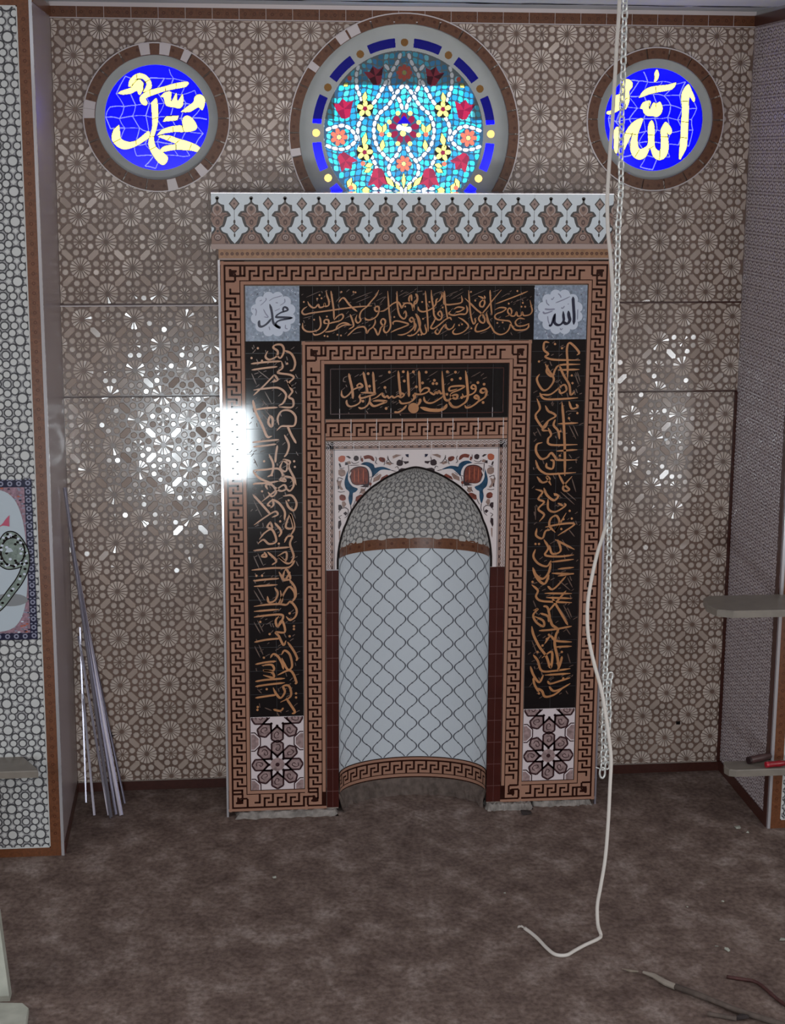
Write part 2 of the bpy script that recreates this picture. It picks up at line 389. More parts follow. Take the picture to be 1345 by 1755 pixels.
wall = struct(holed_wall('wall_back', YB + .004, YB + .22, XL - .02, XR + .02, 0, ZC, [(c[0], c[1], c[3] - .004) for c in WIN], t_base, plaster))
holes = [(c[0], c[1], c[3] + .025) for c in WIN]
# three courses of relief tile, each sheet set a hair in front of the one above
for x0, z0, bz0, bz1, p, dy in ((-1.631, 3.103, 2.774, 4.25, .1376, 0.0), (-1.632, 2.553, 2.272, 2.766, .1385, .004), (1.402 - .1376 * 22, 1.176, .052, 2.266, .1376, .008)):
    mb = MB(); fn = plane(YB + .004 - dy)
    if dy: mb.box(XL, XR, YB - dy, YB + .003, bz0, bz1, t_base); fn = plane(YB - dy)
    lay(mb, STAR, p, 2, x0, z0, (XL + .006, XR - .004, bz0, bz1), fn, holes=holes, tilt=.011, tile=p, h=.0019)
    # score lines / joints between the tiles
    gx = x0
    while gx < XR:
        zs_ = [bz0]
        for hx, hz, hr in holes:
            if abs(gx - hx) < hr and bz0 < hz < bz1: q_ = math.sqrt(hr * hr - (gx - hx) ** 2); zs_ += [hz - q_, min(hz + q_, bz1)]
        zs_.append(bz1)
        if gx > XL:
            for a, b2 in zip(zs_[::2], zs_[1::2]): mb.box(gx - .0007, gx + .0007, YB - dy - .0009, YB - dy + .003, a, b2, t_base)
        gx += p
    o = mb.build('relief_tiling', wall)
o = MB(); o.box(XL, XR, YB - .006, YB + .004, 2.766, 2.775, maroon_b); o.box(XL, -1.03, YB - .012, YB, 2.760, 2.767, cream); o.box(XL, XR, YB - .004, YB + .004, 2.266, 2.273, maroon_b)
o.build('tile_joint', wall)
mb = MB()
for x, z, r in ((1.616, .302, .012), (1.474, 1.995, .009), (-1.677, .337, .014)): mb.box(x - r, x + r, YB - .0125, YB, z - r * .8, z + r * .8, black)
mb.build('drilled_hole', wall)

# top border, baseboard
mb = MB(); mb.box(XL, XR, YB - .012, YB + .004, 4.256, 4.312, brown); mb.box(XL, XR, YB - .014, YB + .004, 4.312, 4.334, cream); mb.box(XL, XR, YB - .013, YB + .004, 4.2525, 4.2565, cream)
fn = plane(YB - .012); rings_row(mb, XL, XR, True, 4.284, fn)
x = XL
while x < XR: mb.box(x - .001, x + .001, YB - .0135, YB, 4.256, 4.312, cream); x += .14
struct(mb.build('trim_1'))
mb = MB(); mb.box(XL, XR, YB - .018, YB + .004, 0, .056, maroon_b); mb.box(XL, XR, YB - .020, YB, .056, .0595, grout)
struct(mb.build('baseboard_back'))
mb = MB(); mb.box(XR - .022, XR, YB - .02, YB + .004, .0, 2.266, maroon_b); struct(mb.build('trim_2'))

# ceiling over the recess and the room
mb = MB(); mb.box(-5.5, 5.5, .10, .7, ZC, ZC + .12, ceil_g); mb.box(-5.5, 5.5, -9.4, .10, ZC - .004, ZC + .12, ceil_l)
struct(mb.build('ceiling'))
mb = MB(); rr = random.Random(5)
for k in range(46):
    x = -1.8 + 3.6 * rr.random(); L = .05 + .16 * rr.random(); y = .17 + .05 * rr.random(); wd = .008 + .018 * rr.random()
    pts = [(x + L * math.cos(a) , y + wd * math.sin(a) * (.7 + .5 * rr.random())) for a in np.linspace(0, 2 * math.pi, 9, endpoint=False)]
    mb.add([(a, b2, ZC - .0012) for a, b2 in pts], [tuple(range(9))], scuff)
struct(mb.build('trim_3'))

# side masses of the recess: pilaster (left) and pier (right) with their tiled fronts and returns
for side, X, name in ((-1, XL, 'wall_left'), (1, XR, 'wall_right')):
    out = side * 5.5; a, b2 = min(X, out), max(X, out)
    mb = MB(); mb.box(a, b2, YP, YB + .22, 0, ZC, p_mid); o = struct(mb.build(name)); W = o
    s = side
    def rx(u0, u1): return (X + u0, X + u1) if s > 0 else (X - u1, X - u0)
    mb = MB(); fn = plane(YP)
    fx0, fx1 = rx(.072, .95)
    lay(mb, PEB, .1420, 1, -2.0 if s < 0 else 2.02, .12, (fx0, fx1, .052, 4.232), fn, h=.002, rim=.003, tilt=.006, tile=.142)
    mb.build('pebble_tiling', W)
    mb = MB(); c0, c1 = rx(.012, .066); mb.box(c0, c1, YP - .008, YP, .0, 4.31, brown)
    d0, d1 = rx(.066, .95); mb.box(d0, d1, YP - .0075, YP, 0, .046, brown); mb.box(d0, d1, YP - .0075, YP, 4.238, 4.30, brown)
    e0, e1 = rx(.066, .072); mb.box(e0, e1, YP - .006, YP, .046, 4.238, p_light)
    mb.box(d0, d1, YP - .006, YP, .046, .052, p_light); mb.box(d0, d1, YP - .006, YP, 4.232, 4.238, p_light)
    rings_row(mb, .1, 4.2, False, (c0 + c1) / 2, plane(YP - .008)); mb.build('border_tiles', W)
    mb = MB(); c0, c1 = rx(-.003, .012); mb.box(c0, c1, YP - .010, YP + .012, 0, 4.333, white_trim); mb.build('corner_trim', W)
    # return face looking across the recess
    L_, M_, D_ = (PEBQ, q_mid, maroon_b)
    sg = -s
    rf = lambda u, v, h, X=X, sg=sg: np.stack([X + sg * np.asarray(h) + 0 * u, u, v], 1)
    mb = MB(); xa, xb = sorted((X, X + sg * .003)); mb.box(xa, xb, YP + .012, YB, .0, 4.31, M_)
    if s > 0: lay(mb, L_, .0720 if s > 0 else .1376, 1, .03, .1, (YP + .075, YB - .03, .07, 4.25), lambda u, v, h, rf=rf: rf(u, v, h + .003), h=.0018, rim=.002, tilt=.010, tile=.1376)
    mb.build('return_tiling', W)
    mb = MB(); xa, xb = sorted((X, X + sg * .008))
    mb.box(xa, xb, YP + .012, YB, 0, .066, D_); mb.box(xa, xb, YP + .012, YB, 4.256, 4.312, brown if s < 0 else maroon_b)
    if s > 0: mb.box(xa, xb, YP + .012, YP + .062, .066, 4.256, D_)
    mb.build('border_tiles', W)
# rest of the hall behind the camera, plain painted
mb = MB(); mb.box(-5.5, 5.5, -9.5, -9.4, 0, ZC, room_w); struct(mb.build('wall_rear'))
for nm, x in (('wall_side_left', -5.6), ('wall_side_right', 5.5)):
    mb = MB(); mb.box(x, x + .1, -9.4, YP, 0, ZC, room_w); struct(mb.build(nm))
# outside: assumed lintel and jambs that shade the upper part of the big window
mb = MB(); zl = P(690, 146, .78)[2]; zs = P(690, 205, .78)[2]; xa = P(572, 200, .78)[0]; xb = P(812, 200, .78)[0]
mb.box(-.8, .75, .72, .84, zl, 4.6, lintel); mb.box(-.8, xa, .72, .84, zs, zl, lintel); mb.box(xb, .75, .72, .84, zs, zl, lintel)
struct(mb.build('trim_4'))

# ================================================================= STAINED GLASS WINDOWS
YG = YB + .028
def window(n, c, lab):
    cx, cz, R0, R1, RG = c
    root = struct(empty('window_%d' % n, (cx, YB, cz)))
    def kid(mb, name):
        o = mb.build(name); o.parent = root; o.matrix_parent_inverse = Matrix.Translation((-cx, -YB, -cz)); return o
    mb = MB(); fn = plane(YB - .010); N = 30 if R0 > .5 else 18
    rr = random.Random(n); pale = {1: (1, 3, 4, 8, 9, 15, 17), 2: (8, 9, 11, 14), 3: ()}[n]
    for k in range(N):
        a0 = 2 * math.pi * k / N; a1 = 2 * math.pi * (k + 1) / N
        o = len(mb.f)
        mb.piece(sector(cx, cz, R1 - .004, R0 - .006, a0 + .004 / R0, a1 - .004 / R0), brown, .004, fn, .001)
    for k in range(2 * N):
        a = 2 * math.pi * (k + .5) / (2 * N); r = (R0 + R1) / 2; mb.dot(cx + r * math.cos(a), cz + r * math.sin(a), .009, .009, brown_dk, .0046, fn, 8)
    # a few cut pieces of white glazed tile let into the ring
    for k in pale:
        a0 = {1: (1.05, 1.35, 1.65, 2.9, 3.02, 5.35, 4.85, 5.75), 2: (2.0, 2.12, 2.5, 3.28)}[n][pale.index(k)]
        d = .05 / R0 * (.8 + .5 * rr.random())
        mb.piece(sector(cx, cz, R1 - .002, R0 - .004, a0, a0 + d), cream, .0062, fn, .001)
    mb.add(fn(*[np.array(t) for t in zip(*sum([[(cx + r * math.cos(a), cz + r * math.sin(a), h) for r, h in ((R0, -.01), (R0, .004), (R0 - .006, .004))] for a in np.linspace(0, 2 * math.pi, 91)], []))]),
           [(3 * i + j, 3 * i + j + 3, 3 * i + j + 4, 3 * i + j + 1) for i in range(90) for j in (0, 1)], cream)
    kid(mb, 'tile_ring')
    mb = MB(); fn = plane(YG); seg = 72                                        # plaster reveal face around the glass
    aa = np.linspace(0, 2 * math.pi, seg + 1)
    v = [(cx + r * math.cos(a), YG, cz + r * math.sin(a)) for a in aa for r in (R1, RG)]
    mb.add(v, [(2 * i, 2 * i + 2, 2 * i + 3, 2 * i + 1) for i in range(seg)], plaster)
    kid(mb, 'plaster_reveal')
    return root, kid
def cross_leads(mb, cx, cz, r, fn, m, seed, step=.062, wd=.0042, h=.001):
    """irregular came net over a disc"""
    rr = random.Random(seed); pts = {}
    n = int(r / step) + 2
    for i in range(-n, n + 1):
        for j in range(-n, n + 1): pts[i, j] = (cx + (i + .5 * (j % 2)) * step + rr.uniform(-.014, .014), cz + j * step + rr.uniform(-.014, .014))
    for (i, j), p in pts.items():
        for q in (pts.get((i + 1, j)), pts.get((i, j + 1) if j % 2 else (i, j + 1))):
            if q is None: continue
            a = np.array(p); b2 = np.array(q)
            if max(np.hypot(*(a - (cx, cz))), np.hypot(*(b2 - (cx, cz)))) > r: continue
            mb.stroke([tuple(a), tuple((a + b2) / 2 + (rr.uniform(-.004, .004), rr.uniform(-.004, .004))), tuple(b2)], wd * rr.uniform(.6, 1.2), m, h, fn, taper=False)

# --- the two calligraphy roundels
YEL1 = [[(165,450),(200,420),(340,370),(360,310),(400,275),(450,275),(490,320),(490,380),(465,440),(445,465),(425,455),(405,415),(330,450),(230,465)],
 [(300,360),(310,290),(360,225),(440,190),(520,215),(575,270),(595,330),(585,390),(500,430),(490,425),(520,370),(530,320),(490,265),(440,255),(390,270),(350,330),(345,360)],
 [(465,470),(520,430),(600,400),(760,360),(900,320),(1060,300),(1040,360),(900,390),(760,420),(600,475),(540,500),(520,520),(540,560),(530,600),(480,590),(445,540),(445,500)],
 [(710,490),(760,440),(845,430),(840,540),(860,540),(905,450),(920,470),(930,550),(990,460),(1000,520),(995,600),(950,640),(880,625),(830,620),(780,600),(760,540),(750,500)],
 [(970,685),(1050,620),(1130,560),(1150,490),(1210,460),(1270,500),(1280,560),(1250,660),(1210,635),(1180,630),(1100,680),(1030,690)],
 [(740,810),(780,745),(940,735),(925,790),(850,800)],
 [(985,810),(1010,750),(1060,735),(1120,770),(1175,860),(1150,920),(1020,940),(1000,880)],
 [(665,985),(720,920),(800,885),(900,865),(985,865),(1010,940),(900,940),(780,955)],
 [(680,1005),(720,985),(830,990),(940,1030),(1080,1070),(1215,1140),(1180,1195),(1100,1180),(900,1170),(730,1200),(705,1175),(760,1125),(900,1100),(900,1090),(800,1050)],
 [(590,570),(655,510),(675,600),(680,720),(670,850),(640,960),(625,1030),(650,1130),(720,1190),(800,1260),(790,1330),(740,1365),(680,1330),(620,1250),(575,1170),(555,1080),(580,980),(605,860),(600,700)],
 [(180,850),(190,940),(200,1020),(260,1060),(330,1070),(400,1050),(480,990),(560,930),(565,1010),(500,1060),(420,1110),(330,1150),(240,1165),(160,1130),(100,1070),(85,1000),(110,910)]]
YEL2 = [[(665,110),(695,65),(720,120),(705,190),(665,225),(668,160)],
 [(470,420),(520,340),(600,290),(700,270),(840,255),(935,230),(900,300),(840,325),(700,350),(600,375),(520,405)],
 [(485,550),(520,480),(590,455),(620,470),(600,540),(610,560),(650,480),(690,490),(735,470),(765,540),(750,610),(700,655),(640,645),(580,645),(535,610),(520,560)],
 [(985,1190),(970,1150),(990,900),(1000,700),(1010,560),(1000,400),(1030,310),(1090,250),(1130,330),(1170,430),(1150,470),(1110,410),(1095,450),(1090,700),(1075,950),(1060,1050),(1020,1130)],
 [(275,200),(330,185),(385,220),(390,280),(350,340),(355,420),(340,500),(300,570),(310,500),(250,480),(240,560),(130,620),(75,620),(75,590),(150,560),(155,430),(180,390),(260,360),(260,300)],
 [(160,830),(190,785),(220,800),(215,1000),(200,1100),(180,1115),(160,1050)],
 [(285,1060),(290,900),(320,820),(380,740),(450,690),(520,675),(500,760),(460,870),(455,980),(480,1055),(540,1040),(585,980),(585,780),(630,700),(665,780),(665,1000),(700,1070),(740,1060),(745,900),(740,830),(770,760),(810,720),(870,790),(880,850),(850,880),(820,850),(835,930),(840,1060),(800,1160),(720,1195),(650,1150),(610,1050),(560,1150),(480,1190),(400,1150),(365,1060),(370,960),(400,840),(360,920),(320,1000),(290,1070)]]
CUT1 = [[(400,185),(410,270)],[(575,270),(500,320),(490,420)],[(770,360),(775,420)],[(910,320),(910,390)],[(570,400),(580,480)],[(600,780),(680,755)],[(570,1005),(640,1000)],[(575,1170),(655,1130)],[(100,1080),(200,1030)],[(395,1050),(395,1110)],[(865,880),(875,940)],[(985,870),(1010,940)],[(800,1050),(840,1000)],[(900,1095),(960,1040)],[(905,1095),(910,1175)],[(1110,1090),(1075,1180)],[(340,350),(440,260),(520,320)]]
CUT2 = [[(680,280),(685,350)],[(1010,460),(1095,465)],[(1000,715),(1090,725)],[(985,910),(1075,920)],[(300,860),(460,880)],[(585,880),(665,885)],[(745,900),(840,910)],[(420,1160),(480,1060)],[(590,1060),(660,1020)],[(725,1190),(735,1070)],[(600,480),(600,560)],[(685,490),(685,550)],[(240,480),(330,420)],[(150,560),(160,620)]]
def tri_fill(mb, poly, m, h, fn):
    """concave outline, filled"""
    p = smooth_path(poly, False, 3) if len(poly) > 5 else np.array(poly, float)
    from mathutils.geometry import tessellate_polygon
    tris = tessellate_polygon([[Vector((a, b2, 0)) for a, b2 in p]])
    mb.add(fn(p[:, 0], p[:, 1], h + 0 * p[:, 0]), [tuple(t) for t in tris], m)
for n, c, yel, cut, ox, oy, s, lab in ((1, WIN[0], YEL1, CUT1, 180, 100, 7.472, ''), (3, WIN[2], YEL2, CUT2, 1030, 110, 7.27, '')):
    root, kid = window(n, c, lab); cx, cz, R0, R1, RG = c
    mb = Raster(cx, cz, RG + .001, YG + .002, .0021); fn = plane(YG)
    mb.add([(x, YG, z) for x, z in ring_poly(RG + .002, 72, 0, cx, cz)], [tuple(range(72))], g_blue)
    cross_leads(mb, cx, cz, RG - .004, fn, g_seam, n * 5, step=.066, wd=.0048)
    f2 = mm(None, ox, oy, s, YG)
    for pl in yel: mb.stroke(pl + [pl[0]], 13, lead, 0, f2, taper=False)
    for k, pl in enumerate(yel): tri_fill(mb, pl, g_yel, 0, f2)
    for q in cut: mb.stroke(q, 9, lead, 0, f2, taper=False)
    kid(mb, 'leaded_glass')

# --- the big rose window: opal bead lines, flowers, tulips and a central medallion on a cyan net
root, kid = window(2, WIN[1], ''); cx, cz = WIN[1][:2]; R = .432
F = plane(YG); U = R / 400.0                                                  # design units: 400 = radius of the inner glass
def D(dx, y): return (cx + dx * U, cz - (y - 664) * U)
mb = Raster(cx, cz, R + .001, YG + .002, .0022); rr = random.Random(11)
mb.add([(x, YG + .006, z) for x, z in ring_poly(R + .003, 72, 0, cx, cz)], [tuple(range(72))], g_sea)
step = .031; nn = int(R / step) + 2; pts = {}
for i in range(-nn, nn + 1):
    for j in range(-nn - 3, nn + 4): pts[i, j] = (cx + (i + .5 + .18 * math.sin(j * .9)) * step + rr.uniform(-.004, .004), cz + (j + .32 * math.cos(i * .8)) * step * 1.05 + rr.uniform(-.004, .004))
for i in range(-nn, nn):
    for j in range(-nn - 3, nn + 3):
        q = np.array([pts[i, j], pts[i + 1, j], pts[i + 1, j + 1], pts[i, j + 1]]); cc = q.mean(0)
        if np.hypot(cc[0] - cx, cc[1] - cz) > R - .006: continue
        d = q - (cx, cz); L = np.hypot(d[:, 0], d[:, 1]); q = (cx, cz) + d * np.minimum(1, (R - .002) / L)[:, None]
        q = cc + (q - cc) * .83
        oc = []                                                              # soften the corners
        for k in range(4):
            a, b2, c2 = q[k - 1], q[k], q[(k + 1) % 4]; oc += [b2 + (a - b2) * .22, b2 + (c2 - b2) * .22]
        dd = abs(cc[0] - cx) / U; w_ = rr.random()
        g = g_cy[0] if w_ < .42 else g_cy[1] if w_ < .68 else g_cy[2] if w_ < .84 else g_cy[3]
        mb.piece(oc, g, .001, plane(YG + .005))
h0 = .004
def both(f):
    for s in (1, -1): f(s)
def beads(line, wd=17, seg=31):
    for s in (1, -1):
        p = smooth_path([D(s * a, b2) for a, b2 in line], False, 8); L = np.concatenate([[0], np.cumsum(np.hypot(*np.diff(p, axis=0).T))])
        n = max(1, int(L[-1] / (seg * U)))
        mb.stroke([tuple(q) for q in p[::4]] + [tuple(p[-1])], (wd + 7) * U, lead if False else g_sea, .0006 + .001, F, taper=False)
        for k in range(n):
            t = np.linspace((k + .08) / n, (k + .92) / n, 4) * L[-1]
            q = np.stack([np.interp(t, L, p[:, 0]), np.interp(t, L, p[:, 1])], 1)
            tg = np.gradient(q, axis=0); nl = np.stack([-tg[:, 1], tg[:, 0]], 1) / (np.hypot(tg[:, 0], tg[:, 1])[:, None] + 1e-9)
            ww = np.array([.55, 1, 1, .55])[:, None] * wd * U / 2
            mb.piece(list(q + nl * ww) + list((q - nl * ww)[::-1]), g_wh, .003, F)
LINES = [[(18,275),(35,320),(68,375),(78,420),(58,462),(25,500),(8,550)], [(85,405),(110,450),(150,515),(190,545)], [(2,425),(38,468),(80,530),(125,570),(148,620),(150,670),(135,725),(100,770),(68,800)],
 [(14,725),(36,770),(66,805),(76,850),(55,890),(22,920),(4,955)], [(225,335),(238,380),(236,440),(222,480),(205,515)], [(200,575),(222,610),(232,650),(228,705)], [(228,720),(210,760)],
 [(392,652),(350,636),(300,628),(262,650),(238,690),(262,722),(300,742),(350,738),(392,722)], [(168,765),(145,810),(130,850)], [(100,330),(75,360)], [(160,935),(115,935),(75,950),(20,955)], [(150,860),(160,880)]]
for L in LINES: beads(L)
def flower(dx, y, n, r, pr, petal, core, rot=0.0):
    for s in ((1, -1) if dx else (1,)):
        x, z = D(s * dx, y); mb.dot(x, z, (r + pr * 1.15) * U, (r + pr * 1.15) * U, g_sea if petal is not g_lem else lead, .0022, F, 14)
        for k in range(n):
            a = rot + 2 * math.pi * k / n; px, pz = x + r * U * math.cos(a), z + r * U * math.sin(a)
            ca, sa = math.cos(a), math.sin(a); el = [(px + pr * U * (1.15 * math.cos(t) * ca - .8 * math.sin(t) * sa), pz + pr * U * (1.15 * math.cos(t) * sa + .8 * math.sin(t) * ca)) for t in np.linspace(0, 2 * math.pi, 9, endpoint=False)]
            mb.piece(el, petal, .0042, F)
        mb.dot(x, z, pr * .8 * U, pr * .8 * U, core, .0046, F, 10)
flower(0, 370, 8, 26, 13, g_cor, g_lem); flower(0, 812, 7, 26, 13, g_cor, g_lem); flower(325, 684, 7, 28, 14, g_cor, g_lem)
flower(195, 545, 5, 25, 15, g_lem, g_mar, .3); flower(197, 757, 5, 25, 15, g_lem, g_mar, .1)
flower(0, 640, 9, 56, 19, g_mar, g_wh, .17)
for k in range(4):
    a = math.pi / 2 * k - .2; x, z = D(0, 640); mb.dot(x + 24 * U * math.cos(a), z + 24 * U * math.sin(a), 15 * U, 15 * U, g_lem if k % 2 else g_wh, .0060, F, 10)
x, z = D(0, 596); mb.piece([(x - 34 * U, z - 20 * U), (x + 34 * U, z - 20 * U), (x, z + 20 * U)], g_nav, .0062, F)
for k in range(8):
    a = 2 * math.pi * k / 8 + .39; x, z = D(0, 640); mb.dot(x + 80 * U * math.cos(a), z + 80 * U * math.sin(a), 12 * U, 12 * U, g_lem, .004, F, 8)
def tulip(dx, y, rot, sc):
    for s in (1, -1):
        x, z = D(s * dx, y); a = rot * s
        sh = [(-20, -40), (0, -46), (20, -40), (34, -5), (50, 34), (22, 27), (0, 50), (-22, 27), (-50, 34), (-34, -5)]
        p = [(x + sc * U * (u * math.cos(a) - v * math.sin(a)), z + sc * U * (u * math.sin(a) + v * math.cos(a))) for u, v in sh]
        c0 = np.array([x, z])
        for k in range(10): mb.piece([tuple(c0), p[k], p[(k + 1) % 10]], g_red if k % 3 else g_mar, .0044, F)
tulip(145, 388, -.25, 1.0); tulip(300, 548, -.15, 1.05); tulip(292, 800, 2.5, 1.0); tulip(128, 882, 3.1, 1.1)
def leaf(dx, y, L, wd, rot, m=None):
    for s in ((1, -1) if dx else (1,)):
        x, z = D(s * dx, y); a = rot * s
        p = [(0, -L), (wd * .7, -L * .4), (wd, 0), (wd * .6, L * .5), (0, L), (-wd * .6, L * .5), (-wd, 0), (-wd * .7, -L * .4)]
        mb.piece([(x + U * (u * math.cos(a) - v * math.sin(a)) * 1.35, z + U * (u * math.sin(a) + v * math.cos(a)) * 1.12) for u, v in p], lead, .0036, F)
        mb.piece([(x + U * (u * math.cos(a) - v * math.sin(a)), z + U * (u * math.sin(a) + v * math.cos(a))) for u, v in p], m or g_lem, .005, F)
for a in ((197,490,28,12,.15),(197,695,34,14,.2),(108,722,28,13,.1),(100,640,26,13,.4),(122,640,26,13,-.4),(0,895,38,10,0),(70,900,34,13,-.7),(30,925,20,9,-.5),(175,820,20,12,1.3),(180,845,20,12,1.1),(272,905,26,13,.4),(250,925,22,12,-.5),(290,430,14,12,.9),(190,940,20,14,1.5)): leaf(*a)
for dx, y in ((112,668),(205,812),(265,930),(272,400)):
    for s in (1, -1): x, z = D(s * dx, y); mb.dot(x, z, 12 * U, 12 * U, g_cor, .005, F, 9)
kid(mb, 'leaded_glass')
mb = Raster(cx, cz, .4995, YG + .001, .0022)
mb.add(F(*[np.array(t) for t in zip(*[(cx + r * math.cos(t), cz + r * math.sin(t), 0) for t in np.linspace(0, 2 * math.pi, 73) for r in (.432, .5)])]), [(2 * i, 2 * i + 2, 2 * i + 3, 2 * i + 1) for i in range(72)], plaster)
for k in range(12):
    a = math.pi / 2 - 2 * math.pi * k / 12
    mb.dot(cx + .4735 * math.cos(a), cz + .4735 * math.sin(a), .0205, .0205, g_yel2, .0016, F, 18)
    mb.piece(sector(cx, cz, .449, .498, a - math.pi / 6 + .105, a - .105, 9), g_nav if 0 else g_blue, .0006, F)
kid(mb, 'border_panes')
# ================================================================= THE PRAYER NICHE
NX0, NX1, NZ0, NZ1 = -1.028, 1.018, .028, 3.030
NI = tag(empty('prayer_niche', (0, 0, 0)), 'tall tiled prayer niche with arched recess, key pattern borders and black inscription panels', 'prayer niche')
XC, NA, NB = -.010, .410, .250
ARCH = [(-.422, 1.387), (-.421, 1.447), (-.415, 1.506), (-.405, 1.556), (-.390, 1.608), (-.374, 1.645), (-.352, 1.700), (-.306, 1.768), (-.250, 1.827), (-.191, 1.869), (-.147, 1.895), (-.098, 1.917), (-.047, 1.934), (-.010, 1.940)]
ARCH += [(2 * XC - x, z) for x, z in ARCH[-2::-1]]
HALF = ARCH[:14]
mb = MB()
YK = .438
mb.box(NX0, -.424, 0, YK, NZ0, NZ1 + .07, grout); mb.box(.404, NX1, 0, YK, NZ0, NZ1 + .07, grout); mb.box(-.424, .404, 0, YK, 1.96, NZ1 + .07, grout)
mb.box(-.424, .404, .30, YK, 0, 1.96, grout)
mb.build('masonry_body', NI)
F0 = plane(0)
def rotor(o, d, nrm, Y):
    o, d, nrm = map(lambda t: np.array(t, float), (o, d, nrm))
    def f(u, v, h):
        u = np.asarray(u); v = np.asarray(v); p = o + u[:, None] * d + v[:, None] * nrm
        return np.stack([p[:, 0], Y - np.asarray(h) + 0 * u, p[:, 1]], 1)
    return f
def rect(mb, u0, u1, v0, v1, m, h, fn): 
    k = max(1, int(abs(u1 - u0) / .03)); 
    for i in range(k):
        a = u0 + (u1 - u0) * i / k; b2 = u0 + (u1 - u0) * (i + 1) / k
        mb.piece([(a, v0), (b2, v0), (b2, v1), (a, v1)], m, h, fn)
def key_band(mb, L, W, fn, pitch, corner0=False, corner1=False, lines=True, h=.0045):
    """running key: tan rules outside, tan ground with dark hooked lines inside; u along, v across from the outer edge"""
    k = W / .125; o1, o2, z0, z1, i1, i2 = [t * k for t in (.018, .028, .028, .098, .103, .120)]
    c0 = W if corner0 else 0; c1 = W if corner1 else 0
    rect(mb, 0, L, .002, W - .001, key_dk, h, fn)
    rect(mb, (0), L, .003, o1, key_lt, h + .0006, fn)
    rect(mb, c0 - (W - i1 if corner0 else 0), L - c1 + (W - i1 if corner1 else 0), i1, i2, key_lt, h + .0006, fn)
    Z = z1 - z0; n = max(1, round((L - c0 - c1) / pitch)); p = (L - c0 - c1) / n; t = .0112 * k
    rect(mb, z0 if corner0 else 0, L - (z0 if corner1 else 0), z0, z1, key_lt, h + .0006, fn)
    for i in range(n):
        a = c0 + i * p; b2 = a + .37 * p; H = h + .0012
        if not (i == 0 and corner0): pass
        rect(mb, a - t / 2, a + t / 2, z0 - .002, z0 + .75 * Z, key_dk, H, fn)
        rect(mb, max(a - .40 * p, 0), a, z0 + .60 * Z, z0 + .75 * Z, key_dk, H, fn)
        rect(mb, b2 - t / 2, b2 + t / 2, z0 + .25 * Z, z1 + .002, key_dk, H, fn)
        rect(mb, b2, b2 + .40 * p, z0 + .25 * Z, z0 + .40 * Z, key_dk, H, fn)
    for on, s in ((corner0, 0), (corner1, L - W)):
        if on:
            e_ = s + (.1035 if s == 0 else .0215) * k; rect(mb, e_ - t / 2, e_ + t / 2, z0 - .002, z0 + .66 * Z, key_dk, h + .0016, fn)
            rect(mb, min(e_, s + .0625 * k), max(e_, s + .0625 * k), z0 + .62 * Z, z0 + .76 * Z, key_dk, h + .0016, fn)
            mb.piece([(s + .045 * k, .046 * k), (s + .085 * k, .046 * k), (s + .085 * k, .056 * k), (s + .062 * k, .070 * k), (s + .045 * k, .070 * k)], key_dk, h + .0014, fn)
def kid3(mb, name, parent=NI): return mb.build(name, parent)
W = .125
mb = MB(); Hh = NZ1 - NZ0; Ww = NX1 - NX0
key_band(mb, Hh, W, rotor((NX0, NZ0), (0, 1), (1, 0), 0), .0658, True, True)
key_band(mb, Ww, W, rotor((NX0, NZ1), (1, 0), (0, -1), -.0001), .0706, True, True)
key_band(mb, Hh, W, rotor((NX1, NZ1), (0, -1), (-1, 0), 0), .0658, True, True)
kid3(mb, 'key_pattern_border')
mb = MB(); ix0, ix1 = -.612, .603; iz1 = 2.616
key_band(mb, iz1 - NZ0, .122, rotor((ix0, NZ0), (0, 1), (1, 0), 0), .0658, True, True)
key_band(mb, ix1 - ix0, .124, rotor((ix0, iz1), (1, 0), (0, -1), -.0001), .0706, True, True)
key_band(mb, iz1 - NZ0, .122, rotor((ix1, iz1), (0, -1), (-1, 0), 0), .0658, True, True)
kid3(mb, 'key_pattern_border')
for a, b2 in ((NX0, -.490), (.481, NX1)):
    mb = MB(); key_band(mb, b2 - a, W, rotor((b2, NZ0), (-1, 0), (0, 1), -.0002), .0706, True, True); kid3(mb, 'key_pattern_border')
mb = MB(); key_band(mb, .968, .118, rotor((-.488, 2.206), (1, 0), (0, -1), 0), .0692, h=.003)
for k in range(7): x = -.487 + .1355 * (k + .98); mb.box(x - .0012, x + .0012, -.0058, 0, 2.092, 2.204, cream)  # pale joint lines painted in for glints on polished tile edges
kid3(mb, 'key_pattern_border')

# ---- black inscription panels
def panel(x0, x1, z0, z1, name='inscription_panel', m=black, seams=True):
    mb = MB(); mb.box(x0, x1, -.004, .0, z0, z1, m)
    return kid3(mb, name)
hp = panel(-.622, .611, 2.618, 2.902); lp = panel(-.903, -.614, .572, 2.618); rp = panel(.604, .893, .572, 2.618); sp = panel(-.490, .481, 2.206, 2.494)
GR = M('tile_joint_grey', (58, 56, 60), 0.3)
mb = MB()
for k in range(-4, 5):
    x = -.008 + k * .1365; mb.box(x - .0007, x + .0007, -.0046, -.003, 2.62, 2.90, GR)
mb.build('tile_joints', hp)
for pnl, xm, xs in ((lp, -.759, (-.903, -.614)), (rp, .750, (.604, .893))):
    mb = MB(); mb.box(xm - .0007, xm + .0007, -.0046, -.003, .574, 2.616, GR)
    z = .70
    while z < 2.6: mb.box(xs[0], xs[1], -.0046, -.003, z - .0007, z + .0007, GR); z += .1325
    mb.build('tile_joints', pnl)
mb = MB()
for k in range(-3, 4):
    x = -.008 + k * .1355; mb.box(x - .0009, x + .0009, -.0047, -.003, 2.208, 2.26, cream if k % 2 else GR); mb.box(x - .0007, x + .0007, -.0046, -.003, 2.26, 2.49, GR)  # cream joints carry painted edge glints, the grey ones are plain
